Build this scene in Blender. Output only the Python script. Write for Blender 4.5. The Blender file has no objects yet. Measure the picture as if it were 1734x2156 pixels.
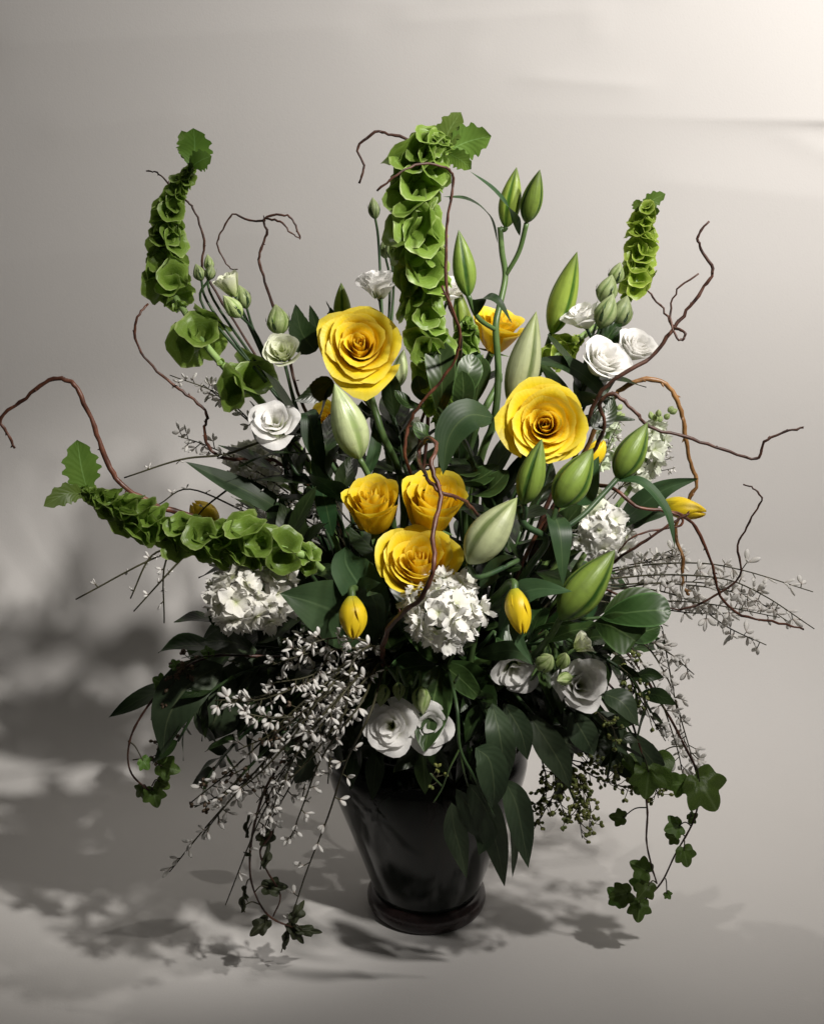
import bpy, math, random
import numpy as np
from mathutils import Vector, Matrix

random.seed(11)
rng = np.random.default_rng(11)
scene = bpy.context.scene
col = scene.collection
V = Vector
PI = math.pi

# ------------------------------------------------------------------ camera
FOC, CX, CY = 2455.6, 867.0, 1078.0          # focal length and centre, in units of a 1734 x 2156 picture
PITCH = math.radians(15.0)
CAM = V((-0.0148, -1.055, 0.698))
cam = bpy.data.cameras.new('camera')
cam.sensor_fit = 'VERTICAL'; cam.sensor_height = 24.0; cam.lens = 24.0 * FOC / 2156.0
cam.clip_start = 0.02; cam.clip_end = 50.0
camo = bpy.data.objects.new('camera', cam); col.objects.link(camo)
camo.location = CAM; camo.rotation_euler = (PI / 2 - PITCH, 0, 0)
scene.camera = camo

# ------------------------------------------------------------------ world, lamps, exposure
w = bpy.data.worlds.new('World'); scene.world = w; w.use_nodes = True
bg = w.node_tree.nodes['Background']
bg.inputs[0].default_value = (1.0, 0.95, 0.88, 1); bg.inputs[1].default_value = 0.036

def lamp(name, loc, power, radius, color, target=None, cone=None, blend=0.6):
    l = bpy.data.lights.new(name, 'SPOT' if cone else 'POINT')
    l.energy = power; l.color = color; l.shadow_soft_size = radius
    o = bpy.data.objects.new(name, l); col.objects.link(o); o.location = loc
    if cone:
        l.spot_size = math.radians(cone); l.spot_blend = blend
        o.rotation_euler = (V(target) - V(loc)).to_track_quat('-Z', 'Y').to_euler()
    return o
lamp('key_lamp', (0.74, -0.50, 1.30), 67.0, 0.030, (1.0, 0.95, 0.90), (0.26, 0.46, 0.78), 108, 1.0)
lamp('flower_fill_spot', (0.58, -0.80, 1.34), 80.0, 0.028, (1.0, 0.955, 0.90), (-0.01, -0.10, 0.51), 29, 0.8)  # unseen spot, added to brighten the flowers while sparing the backdrop
lamp('shop_spotlight', (-0.24, 0.30, 1.60), 9.0, 0.012, (1.0, 0.94, 0.87), (0.26, -0.20, 0.0), 62, 1.0)
scene.view_settings.view_transform = 'Standard'
scene.view_settings.look = 'None'
scene.view_settings.exposure = 0.0
scene.view_settings.gamma = 1.0
scene.view_settings.use_curve_mapping = False

# ------------------------------------------------------------------ helpers: places
def P(x, y, Y):
    """point on the ray through picture place (x, y) at depth plane world-y = Y"""
    d = V((0, math.cos(PITCH), -math.sin(PITCH))) + V(((x - CX) / FOC, 0, 0)) \
        + V((0, math.sin(PITCH), math.cos(PITCH))) * ((CY - y) / FOC)
    return CAM + d * ((Y - CAM.y) / d.y)
def pw(px, p):
    """size in metres of px picture units at point p"""
    t = (p - CAM).dot(V((0, math.cos(PITCH), -math.sin(PITCH))))
    return px * t / FOC
def PP(lst):
    return [P(*q) for q in lst]
def smooth(pts, n=6):
    if len(pts) < 3:
        return [pts[0].lerp(pts[-1], i / (n * 2)) for i in range(n * 2 + 1)]
    out = []
    q = [pts[0] * 2 - pts[1]] + list(pts) + [pts[-1] * 2 - pts[-2]]
    for i in range(1, len(q) - 2):
        a, b, c, d = q[i - 1:i + 3]
        for k in range(n):
            t = k / n
            out.append(0.5 * ((2 * b) + (c - a) * t + (2 * a - 5 * b + 4 * c - d) * t * t + (3 * b - a - 3 * c + d) * t ** 3))
    out.append(pts[-1].copy())
    return out
MOUTH_Z = 0.196
def to_vase(pts, droop=False):
    """carry a stem on from its last visible place over the vase mouth and down into the vase"""
    p = pts[-1]
    a = math.atan2(p.y, p.x) if (abs(p.x) + abs(p.y)) > 1e-4 else 0
    r = 0.03 + 0.035 * random.random()
    a += random.uniform(-.35, .35)
    m = V((r * math.cos(a), r * math.sin(a), MOUTH_Z + (0.05 if droop else 0.0)))
    b = V((-0.25 * m.x, -0.25 * m.y, 0.07 + 0.03 * random.random()))
    return list(pts) + [m, b]
def frame(loc, axis, scale=1.0, roll=None):
    """matrix whose z axis is `axis`"""
    z = V(axis).normalized()
    h = V((0, 0, 1)) if abs(z.z) < .95 else V((1, 0, 0))
    x = h.cross(z).normalized(); y = z.cross(x)
    if roll is None: roll = random.uniform(0, 2 * PI)
    c, s = math.cos(roll), math.sin(roll)
    x, y = x * c + y * s, y * c - x * s
    m = Matrix(((x.x, y.x, z.x, loc[0]), (x.y, y.y, z.y, loc[1]), (x.z, y.z, z.z, loc[2]), (0, 0, 0, 1)))
    if not isinstance(scale, (tuple, list)): scale = (scale,) * 3
    return m @ Matrix.Diagonal((*scale, 1))

# ------------------------------------------------------------------ helpers: objects
WM = {}
def thing(name, label, cat, loc, group=None):
    o = bpy.data.objects.new(name, None); col.objects.link(o); o.location = loc
    o.empty_display_size = 0.02
    o['label'] = label; o['category'] = cat
    if group: o['group'] = group
    WM[o] = Matrix.Translation(loc)
    return o
def mesh(name, verts, faces, mats, uv=None, smooth_=True):
    me = bpy.data.meshes.new(name)
    me.from_pydata([tuple(v) for v in verts], [], faces)
    for m in (mats if isinstance(mats, (list, tuple)) else [mats]): me.materials.append(m)
    if smooth_: me.polygons.foreach_set('use_smooth', [True] * len(me.polygons))
    if uv is not None:
        li = np.empty(len(me.loops), dtype=np.int32); me.loops.foreach_get('vertex_index', li)
        l = me.uv_layers.new(name='UVMap'); l.data.foreach_set('uv', np.asarray(uv, dtype=np.float32)[li].ravel())
    return me
def part(name, me, parent, M=None, color=None, label=None, kind=None):
    """a part (or sub-part) of a thing; M is its place in the world"""
    o = bpy.data.objects.new(name, me); col.objects.link(o)
    M = M if M is not None else Matrix.Identity(4)
    if parent is not None:
        o.parent = parent; o.matrix_parent_inverse = WM[parent].inverted(); o.matrix_basis = M
    else:
        o.matrix_world = M
    WM[o] = M.copy()
    if color: o.color = color
    if label: o['label'] = label
    if kind: o['kind'] = kind
    return o
def join(chunks):
    """chunks of (verts, faces, uv) into one"""
    vs, fs, us = [], [], []
    for v, f, u in chunks:
        b = len(vs); vs += list(v); fs += [tuple(i + b for i in q) for q in f]; us += list(u)
    return vs, fs, us

# ------------------------------------------------------------------ helpers: shapes
def sheet(fn, nu, nv):
    """fn(u, v) -> point, u in -1..1, v in 0..1"""
    vs, us = [], []
    for j in range(nv + 1):
        for i in range(nu + 1):
            u, v = -1 + 2 * i / nu, j / nv
            vs.append(fn(u, v)); us.append((i / nu, v))
    k = nu + 1
    fs = [(j * k + i, j * k + i + 1, (j + 1) * k + i + 1, (j + 1) * k + i) for j in range(nv) for i in range(nu)]
    return vs, fs, us
def tube(pts, r0, r1=None, sides=7, knobs=0.0, cap=True):
    n = len(pts); r1 = r0 if r1 is None else r1
    T = [(pts[min(i + 1, n - 1)] - pts[max(i - 1, 0)]).normalized() for i in range(n)]
    h = V((0, 0, 1)) if abs(T[0].z) < .9 else V((1, 0, 0))
    x = h.cross(T[0]).normalized()
    vs, us, fs = [], [], []
    for i in range(n):
        x = (x - T[i] * x.dot(T[i])).normalized(); y = T[i].cross(x)
        r = r0 + (r1 - r0) * i / (n - 1)
        if knobs: r *= 1 + knobs * (random.random() - .35)
        for k in range(sides):
            a = 2 * PI * k / sides
            vs.append(pts[i] + (x * math.cos(a) + y * math.sin(a)) * r); us.append((k / sides, i / (n - 1)))
    for i in range(n - 1):
        for k in range(sides):
            a, b = i * sides + k, i * sides + (k + 1) % sides
            fs.append((a, b, b + sides, a + sides))
    if cap:
        fs.append(tuple(range(sides - 1, -1, -1))); fs.append(tuple((n - 1) * sides + k for k in range(sides)))
    return vs, fs, us
def lathe(prof, sides=64):
    vs, us, fs = [], [], []
    n = len(prof)
    for j, (r, z) in enumerate(prof):
        for k in range(sides):
            a = 2 * PI * k / sides
            vs.append((r * math.cos(a), r * math.sin(a), z)); us.append((k / sides, j / (n - 1)))
    for j in range(n - 1):
        for k in range(sides):
            a, b = j * sides + k, j * sides + (k + 1) % sides
            fs.append((a, b, b + sides, a + sides))
    return vs, fs, us
PROF = {
    'lance': lambda v: max(0.0, math.sin(PI * v ** 0.8)) ** 0.95,
    'ovate': lambda v: max(0.0, math.sin(PI * v ** 0.62)) ** 0.85 * (1 - .25 * v),
    'obovate': lambda v: max(0.0, math.sin(PI * v ** 1.25)) ** 0.62,
    'oval': lambda v: max(0.0, math.sin(PI * v)) ** 0.7,
    'strap': lambda v: min(1.0, v * 5 + .25) * max(0.0, 1 - v ** 3.2) ** .8,
}
def leaf_geo(pts, width, prof='lance', fold=0.25, normal=None, teeth=0, nu=4, nv=12, wave=0.0, twist=0.0, depth=.14):
    """a leaf along the 3-D path pts, half width `width` metres"""
    sp = smooth(pts, 8); n = len(sp)
    if teeth: nv = teeth * 4
    ph = random.uniform(0, 6)
    nrm = V(normal) if normal is not None else (CAM - pts[0]).normalized()
    vs, us = [], []
    for j in range(nv + 1):
        v = j / nv; f = v * (n - 1); i = min(int(f), n - 2)
        c = sp[i].lerp(sp[i + 1], f - i)
        T = (sp[min(i + 2, n - 1)] - sp[max(i - 1, 0)]).normalized()
        s = T.cross(nrm)
        if s.length < 1e-3: s = T.cross(V((0.3, -.4, 1)))
        s.normalize(); N = s.cross(T)
        if twist:
            a = twist * v; s, N = s * math.cos(a) + N * math.sin(a), N * math.cos(a) - s * math.sin(a)
        wd = width * PROF[prof](v)
        for k in range(nu + 1):
            u = -1 + 2 * k / nu
            ww = wd
            if teeth and abs(u) > .9:
                ww *= 1 + depth * (1.0 - 2 * abs(((v * teeth) % 1.0) - 0.35))
            vs.append(c + s * (u * ww) + N * (fold * abs(u) * ww + wave * width * math.sin(v * 9 + ph + (2 if u > 0 else 0)) * abs(u)))
            us.append((k / nu, v))
    k = nu + 1
    fs = [(j * k + i, j * k + i + 1, (j + 1) * k + i + 1, (j + 1) * k + i) for j in range(nv) for i in range(nu)]
    return vs, fs, us
# ------------------------------------------------------------------ materials
def new_mat(name):
    m = bpy.data.materials.new(name); m.use_nodes = True
    nt = m.node_tree; nt.nodes.clear()
    out = nt.nodes.new('ShaderNodeOutputMaterial')
    return m, nt, out
def node(nt, t, **kw):
    n = nt.nodes.new(t)
    for k, v in kw.items():
        if k.startswith('i_'):
            n.inputs[k[2:].replace('_', ' ')].default_value = v
        else: setattr(n, k, v)
    return n
def ramp(nt, fac, stops):
    r = nt.nodes.new('ShaderNodeValToRGB'); e = r.color_ramp.elements
    while len(e) < len(stops): e.new(0.5)
    for k, (p, c) in enumerate(stops):
        e[k].position = p; e[k].color = (*c, 1)
    nt.links.new(fac, r.inputs[0]); return r.outputs[0]
def mixc(nt, a, b, f, mode='MIX'):
    n = nt.nodes.new('ShaderNodeMix'); n.data_type = 'RGBA'; n.blend_type = mode
    for s, v in ((n.inputs[0], f), (n.inputs[6], a), (n.inputs[7], b)):
        if hasattr(v, 'is_linked'): nt.links.new(v, s)
        else: s.default_value = v if not isinstance(v, tuple) else (*v, 1)
    return n.outputs[2]
def mathn(nt, op, a, b=0.0, c=None, clamp=False):
    n = nt.nodes.new('ShaderNodeMath'); n.operation = op; n.use_clamp = clamp
    for k, v in enumerate((a, b) if c is None else (a, b, c)):
        if hasattr(v, 'is_linked'): nt.links.new(v, n.inputs[k])
        else: n.inputs[k].default_value = v
    return n.outputs[0]
def uvxy(nt):
    t = nt.nodes.new('ShaderNodeTexCoord'); s = nt.nodes.new('ShaderNodeSeparateXYZ')
    nt.links.new(t.outputs['UV'], s.inputs[0]); return s.outputs[0], s.outputs[1], t
def finish(nt, out, colr, rough, transl, bump=None, bstr=0.2, spec=0.4, tcol=None, coat=0.0):
    p = nt.nodes.new('ShaderNodeBsdfPrincipled')
    if hasattr(colr, 'is_linked'): nt.links.new(colr, p.inputs['Base Color'])
    else: p.inputs['Base Color'].default_value = (*colr, 1)
    if hasattr(rough, 'is_linked'): nt.links.new(rough, p.inputs['Roughness'])
    else: p.inputs['Roughness'].default_value = rough
    p.inputs['Specular IOR Level'].default_value = spec
    p.inputs['Coat Weight'].default_value = coat; p.inputs['Coat Roughness'].default_value = .08
    if bump is not None:
        b = nt.nodes.new('ShaderNodeBump'); b.inputs['Strength'].default_value = bstr; b.inputs['Distance'].default_value = 0.001
        nt.links.new(bump, b.inputs['Height']); nt.links.new(b.outputs[0], p.inputs['Normal'])
    if transl > 0:
        t = nt.nodes.new('ShaderNodeBsdfTranslucent'); c = tcol if tcol is not None else colr
        if hasattr(c, 'is_linked'): nt.links.new(c, t.inputs[0])
        else: t.inputs[0].default_value = (*c, 1)
        mx = nt.nodes.new('ShaderNodeMixShader'); mx.inputs[0].default_value = transl
        nt.links.new(p.outputs[0], mx.inputs[1]); nt.links.new(t.outputs[0], mx.inputs[2])
        nt.links.new(mx.outputs[0], out.inputs[0])
    else:
        nt.links.new(p.outputs[0], out.inputs[0])
def petal_mat(name, stops, transl=0.25, rough=0.45, var=0.12, veins=40, spec=.35, blot=None):
    """colour runs from the petal's base to its rim; each petal differs a little; fine lengthwise veins"""
    m, nt, out = new_mat(name)
    u, v, tc = uvxy(nt)
    nz = node(nt, 'ShaderNodeTexNoise', i_Scale=6.0, i_Detail=3.0); nt.links.new(tc.outputs['UV'], nz.inputs[0])
    f = mathn(nt, 'ADD', v, mathn(nt, 'MULTIPLY', mathn(nt, 'SUBTRACT', nz.outputs[0], .5), .22))
    c = ramp(nt, f, stops)
    oi = nt.nodes.new('ShaderNodeObjectInfo')
    c = mixc(nt, c, oi.outputs['Color'], 1.0, 'MULTIPLY')
    k = mathn(nt, 'MULTIPLY_ADD', oi.outputs['Random'], var, 1 - var)
    hsv = nt.nodes.new('ShaderNodeHueSaturation'); nt.links.new(c, hsv.inputs['Color']); nt.links.new(k, hsv.inputs['Value'])
    c = hsv.outputs[0]
    if blot:
        n2 = node(nt, 'ShaderNodeTexNoise', i_Scale=3.0, i_Detail=5.0); nt.links.new(tc.outputs['Object'], n2.inputs[0])
        c = mixc(nt, c, blot, ramp(nt, n2.outputs[0], [(.52, (0, 0, 0)), (.75, (.7, .7, .7))]))
    cb = node(nt, 'ShaderNodeCombineXYZ'); nt.links.new(mathn(nt, 'MULTIPLY', u, veins), cb.inputs[0]); nt.links.new(mathn(nt, 'MULTIPLY', v, 2.0), cb.inputs[1])
    vn = node(nt, 'ShaderNodeTexNoise', i_Scale=1.0, i_Detail=2.0); nt.links.new(cb.outputs[0], vn.inputs[0])
    finish(nt, out, c, rough, transl, vn.outputs[0], .28, spec)
    return m
def leaf_mat(name, dark, light, rib, transl=0.2, rough=0.42, spec=.4, edge=None, parallel=False, bstr=.35):
    m, nt, out = new_mat(name)
    u, v, tc = uvxy(nt)
    nz = node(nt, 'ShaderNodeTexNoise', i_Scale=28.0, i_Detail=4.0); nt.links.new(tc.outputs['Object'], nz.inputs[0])
    c = ramp(nt, nz.outputs[0], [(.35, dark), (.68, light)])
    d = mathn(nt, 'ABSOLUTE', mathn(nt, 'SUBTRACT', u, .5))
    c = mixc(nt, c, rib, ramp(nt, d, [(.0, (.75,) * 3), (.035, (0,) * 3)]))
    if parallel:
        wv = mathn(nt, 'SINE', mathn(nt, 'ADD', mathn(nt, 'MULTIPLY', u, 60.0), mathn(nt, 'MULTIPLY', nz.outputs[0], 9.0)))
    else:
        wv = mathn(nt, 'SINE', mathn(nt, 'MULTIPLY', mathn(nt, 'SUBTRACT', v, mathn(nt, 'MULTIPLY', d, .55)), 50.0))
    c = mixc(nt, c, rib, mathn(nt, 'MULTIPLY', mathn(nt, 'POWER', mathn(nt, 'MAXIMUM', wv, 0.0), 8.0), .05))
    if edge: c = mixc(nt, c, edge, ramp(nt, d, [(.43, (0,) * 3), (.49, (.7,) * 3)]))
    oi = nt.nodes.new('ShaderNodeObjectInfo')
    hsv = nt.nodes.new('ShaderNodeHueSaturation'); nt.links.new(c, hsv.inputs['Color'])
    nt.links.new(mathn(nt, 'MULTIPLY_ADD', oi.outputs['Random'], .5, .75), hsv.inputs['Value'])
    nt.links.new(mathn(nt, 'MULTIPLY_ADD', oi.outputs['Random'], .03, .485), hsv.inputs['Hue'])
    r = mathn(nt, 'MULTIPLY_ADD', nz.outputs[0], .3, rough - .15)
    hb = mathn(nt, 'ADD', mathn(nt, 'MULTIPLY', wv, .12), nz.outputs[0])
    finish(nt, out, hsv.outputs[0], r, transl, hb, bstr, spec)
    return m
def plain_mat(name, a, b, scale, rough, spec=.4, transl=0.0, bstr=.3, stretch=None, coat=0.0):
    m, nt, out = new_mat(name)
    tc = nt.nodes.new('ShaderNodeTexCoord'); src = tc.outputs['Object']
    if stretch:
        mp = nt.nodes.new('ShaderNodeMapping'); mp.inputs['Scale'].default_value = stretch
        nt.links.new(tc.outputs['UV'], mp.inputs[0]); src = mp.outputs[0]
    nz = node(nt, 'ShaderNodeTexNoise', i_Scale=scale, i_Detail=5.0); nt.links.new(src, nz.inputs[0])
    c = ramp(nt, nz.outputs[0], [(.36, a), (.66, b)])
    finish(nt, out, c, rough, transl, nz.outputs[0], bstr, spec, coat=coat)
    return m
def bud_mat(name, groove, body, tip, base, lobes, transl=.12, rough=.38):
    m, nt, out = new_mat(name)
    u, v, tc = uvxy(nt)
    g = mathn(nt, 'ABSOLUTE', mathn(nt, 'SUBTRACT', mathn(nt, 'FRACT', mathn(nt, 'MULTIPLY', u, float(lobes))), .5))   # .5 at the groove
    nz = node(nt, 'ShaderNodeTexNoise', i_Scale=5.0, i_Detail=4.0)
    mp = nt.nodes.new('ShaderNodeMapping'); mp.inputs['Scale'].default_value = (9, 1, 1)
    nt.links.new(tc.outputs['UV'], mp.inputs[0]); nt.links.new(mp.outputs[0], nz.inputs[0])
    g2 = mathn(nt, 'ADD', g, mathn(nt, 'MULTIPLY', mathn(nt, 'SUBTRACT', nz.outputs[0], .5), .12))
    c = ramp(nt, g2, [(.0, tuple(x * .82 for x in body)), (.12, body), (.36, body), (.455, groove)])
    c = mixc(nt, c, tip, ramp(nt, v, [(.72, (0,) * 3), (1.0, (.9,) * 3)]))
    c = mixc(nt, c, base, ramp(nt, v, [(.0, (.8,) * 3), (.25, (0,) * 3)]))
    n3 = node(nt, 'ShaderNodeTexNoise', i_Scale=7.0, i_Detail=6.0); nt.links.new(tc.outputs['UV'], n3.inputs[0])
    c = mixc(nt, c, tuple(x * .55 for x in body), ramp(nt, n3.outputs[0], [(.5, (0,) * 3), (.72, (.55,) * 3)]))
    oi = nt.nodes.new('ShaderNodeObjectInfo'); hs = nt.nodes.new('ShaderNodeHueSaturation'); nt.links.new(c, hs.inputs['Color'])
    nt.links.new(mathn(nt, 'MULTIPLY_ADD', oi.outputs['Random'], .3, .85), hs.inputs['Value']); c = hs.outputs[0]
    finish(nt, out, c, mathn(nt, 'MULTIPLY_ADD', n3.outputs[0], .35, rough - .15), transl, nz.outputs[0], .4, .4)
    return m

M_ROSE = petal_mat('rose_petal', [(.0, (.86, .60, .015)), (.45, (.92, .67, .018)), (.85, (.93, .73, .03)), (1.0, (.92, .77, .10))], .36, .42, .10)
M_TULIP = petal_mat('tulip_petal', [(.0, (.42, .42, .03)), (.3, (.78, .58, .02)), (1.0, (.85, .60, .02))], .18, .35, .06)
M_LISI = petal_mat('lisianthus_petal', [(.0, (.55, .62, .28)), (.30, (.80, .81, .68)), (.60, (.91, .90, .87)), (1.0, (.91, .90, .88))], .34, .5, .06)
M_LISIC = petal_mat('lisianthus_cream_petal', [(.0, (.50, .60, .22)), (.5, (.70, .75, .46)), (1.0, (.80, .82, .66))], .30, .5, .08)
M_STOCK = petal_mat('stock_petal', [(.0, (.60, .65, .36)), (.3, (.87, .87, .79)), (1.0, (.91, .90, .87))], .28, .5, .10)
M_BROOM = petal_mat('broom_petal', [(.0, (.60, .48, .42)), (.25, (.88, .86, .82)), (1.0, (.92, .91, .88))], .34, .5, .12)
M_BELL = None
def bell_mat():
    m, nt, out = new_mat('bell_calyx')
    u, v, tc = uvxy(nt)
    vo = node(nt, 'ShaderNodeTexVoronoi', feature='DISTANCE_TO_EDGE', i_Scale=9.0); nt.links.new(tc.outputs['UV'], vo.inputs[0])
    nz = node(nt, 'ShaderNodeTexNoise', i_Scale=2.2, i_Detail=3.0); nt.links.new(tc.outputs['Object'], nz.inputs[0])
    c = ramp(nt, mathn(nt, 'ADD', v, mathn(nt, 'MULTIPLY', mathn(nt, 'SUBTRACT', nz.outputs[0], .5), .3)),
             [(.0, (.26, .37, .07)), (.5, (.17, .28, .035)), (.93, (.22, .34, .055)), (1.0, (.42, .53, .18))])
    c = mixc(nt, c, (.30, .47, .12), ramp(nt, vo.outputs[0], [(.0, (.55,) * 3), (.05, (0,) * 3)]))
    oi = nt.nodes.new('ShaderNodeObjectInfo'); c = mixc(nt, c, oi.outputs['Color'], 1.0, 'MULTIPLY')
    hsv = nt.nodes.new('ShaderNodeHueSaturation'); nt.links.new(c, hsv.inputs['Color'])
    nt.links.new(mathn(nt, 'MULTIPLY_ADD', oi.outputs['Random'], .35, .8), hsv.inputs['Value'])
    finish(nt, out, hsv.outputs[0], .38, .45, vo.outputs[0], .3, .4)
    return m
M_BELL = bell_mat()
M_BELLLEAF = leaf_mat('bell_leaf', (.09, .17, .025), (.15, .25, .04), (.24, .40, .12), .3, .45)
M_LEAF = leaf_mat('glossy_leaf', (.010, .021, .005), (.022, .042, .010), (.05, .075, .026), .12, .38)
M_SALAL = leaf_mat('rounded_leaf', (.022, .046, .012), (.042, .082, .020), (.11, .17, .06), .15, .36, edge=(.10, .19, .06))
M_TLEAF = leaf_mat('tulip_leaf', (.026, .052, .020), (.046, .086, .033), (.08, .13, .058), .18, .52, spec=.3, parallel=True, bstr=.12)
M_LLEAF = leaf_mat('lily_leaf', (.015, .038, .013), (.030, .064, .021), (.07, .11, .042), .14, .48, spec=.3, parallel=True, bstr=.12)
M_EUC = leaf_mat('eucalyptus_leaf', (.030, .050, .024), (.052, .078, .038), (.11, .14, .07), .1, .5)
M_IVY = leaf_mat('ivy_leaf', (.06, .115, .02), (.11, .185, .035), (.17, .26, .09), .25, .42)
M_IVYD = leaf_mat('dark_ivy_leaf', (.03, .035, .018), (.05, .06, .025), (.11, .12, .06), .15, .5)
M_STEM = plain_mat('green_stem', (.045, .085, .025), (.09, .15, .045), 40, .42)
M_DSTEM = plain_mat('dark_green_stem', (.022, .05, .02), (.05, .09, .03), 40, .42)
M_PSTEM = plain_mat('pale_green_stem', (.20, .33, .09), (.32, .46, .16), 40, .45, transl=.15)
M_BSTEM = plain_mat('broom_twig', (.028, .026, .012), (.07, .065, .03), 60, .6)
M_BARK = plain_mat('willow_bark', (.045, .016, .010), (.15, .055, .03), 90, .42, bstr=.5)
M_BARKD = plain_mat('dark_willow_bark', (.028, .012, .009), (.10, .042, .026), 110, .5, bstr=.6)
M_BARKT = plain_mat('tan_willow_bark', (.16, .075, .025), (.36, .19, .07), 70, .4, bstr=.5)
M_SEED = plain_mat('eucalyptus_seed', (.10, .13, .03), (.22, .23, .06), 60, .5)
M_SEEDB = plain_mat('brown_seed', (.06, .04, .025), (.13, .085, .05), 60, .55)
M_LILY = bud_mat('lily_bud_green', (.03, .08, .012), (.20, .29, .05), (.10, .15, .04), (.10, .22, .035), 3, .2)
M_LILYB = bud_mat('lily_bud_bright', (.06, .15, .015), (.32, .43, .07), (.13, .20, .04), (.16, .32, .04), 3, .3)
M_LILYP = bud_mat('lily_bud_pale', (.13, .17, .06), (.40, .44, .24), (.24, .30, .09), (.32, .40, .18), 3, .2)
M_LILYW = bud_mat('lily_bud_cream', (.30, .40, .14), (.55, .63, .33), (.50, .60, .28), (.33, .45, .15), 3, .25, .28)
M_LBUD = bud_mat('lisianthus_bud', (.22, .33, .08), (.42, .52, .22), (.50, .56, .30), (.17, .30, .06), 5, .25, .45)
M_LBUDD = bud_mat('lisianthus_bud_shut', (.15, .22, .07), (.30, .37, .16), (.36, .42, .22), (.10, .18, .04), 5, .25, .45)
# ------------------------------------------------------------------ the setting: one sweep of white paper
def backdrop():
    m, nt, out = new_mat('white_paper')
    tc = nt.nodes.new('ShaderNodeTexCoord')
    n1 = node(nt, 'ShaderNodeTexNoise', i_Scale=2.2, i_Detail=4.0); nt.links.new(tc.outputs['Object'], n1.inputs[0])
    n2 = node(nt, 'ShaderNodeTexNoise', i_Scale=420.0, i_Detail=2.0); nt.links.new(tc.outputs['Object'], n2.inputs[0])
    c = ramp(nt, n1.outputs[0], [(.3, (.700, .682, .660)), (.7, (.740, .722, .702))])
    c = mixc(nt, c, (.62, .60, .59), ramp(nt, n2.outputs[0], [(.62, (0,) * 3), (.85, (.35,) * 3)]))
    finish(nt, out, c, .75, 0, n2.outputs[0], .12, .25)
    yw, R = 0.46, 0.24
    prof = []
    for k in range(60): prof.append((-2.2 + (yw - R + 2.2) * k / 60, 0.0))
    for k in range(40):
        a = PI / 2 * k / 40; prof.append((yw - R + R * math.sin(a), R - R * math.cos(a)))
    for k in range(421): prof.append((yw, R + 1.5 * k / 420))
    xs = [-1.9 + 3.8 * k / 200 for k in range(201)]
    from mathutils import noise
    vs, us = [], []
    for j, (y, z) in enumerate(prof):
        a, b = prof[max(j - 1, 0)], prof[min(j + 1, len(prof) - 1)]
        t = V((0, b[0] - a[0], b[1] - a[1])).normalized(); N = V((0, -t.z, t.y))
        for x in xs:
            d = 0.0
            if z > .02:
                wgt = min(1.0, z / .3)
                d += .0045 * wgt * noise.noise(V((x * 2.2, z * 3.0, 1.3)))
                # fold in the hung paper: sharp towards the right, dying away to the left
                zc = .806 - .016 * (x + .1) / .62
                A = .009 * min(1.0, max(0.0, (x - .02) / .55)) ** 1.1
                q = z - zc
                d += A * (math.exp(-q / .11) if q > 0 else math.exp(q / (.040 - .034 * min(1, max(0, (x - .15) / .35)))))
                # small creases
                for (x0, z0, x1, z1, h, wd) in ((.13, .842, .26, .832, .0022, .012), (-.02, .905, .20, .918, .0020, .016), (.20, .93, .21, .89, .002, .012),
                                                 (.20, .945, .30, .935, .0020, .012), (.45, .775, .52, .745, .0022, .010), (-.5, .88, -.1, .90, .004, .04), (-.55, .62, -.2, .66, .0025, .05), (.30, .72, .50, .70, .0022, .03), (-.30, .955, -.02, .925, .0018, .02), (.05, .86, .07, .90, .0018, .01), (.02, .935, .14, .95, .0024, .012), (-.45, .78, -.30, .80, .002, .03)):
                    dx, dz = x1 - x0, z1 - z0; L2 = dx * dx + dz * dz
                    tt = min(1, max(0, ((x - x0) * dx + (z - z0) * dz) / L2))
                    dd = math.hypot(x - x0 - tt * dx, z - z0 - tt * dz)
                    if dd < wd * 3: d += h * math.exp(-(dd / wd) ** 1.3)
            vs.append(V((x, y, z)) + N * d); us.append((x, y + z))
    k = len(xs)
    fs = [(j * k + i, j * k + i + 1, (j + 1) * k + i + 1, (j + 1) * k + i) for j in range(len(prof) - 1) for i in range(k - 1)]
    o = part('backdrop', mesh('backdrop', vs, fs, m, us), None, kind='structure')
    return o
backdrop()

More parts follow.
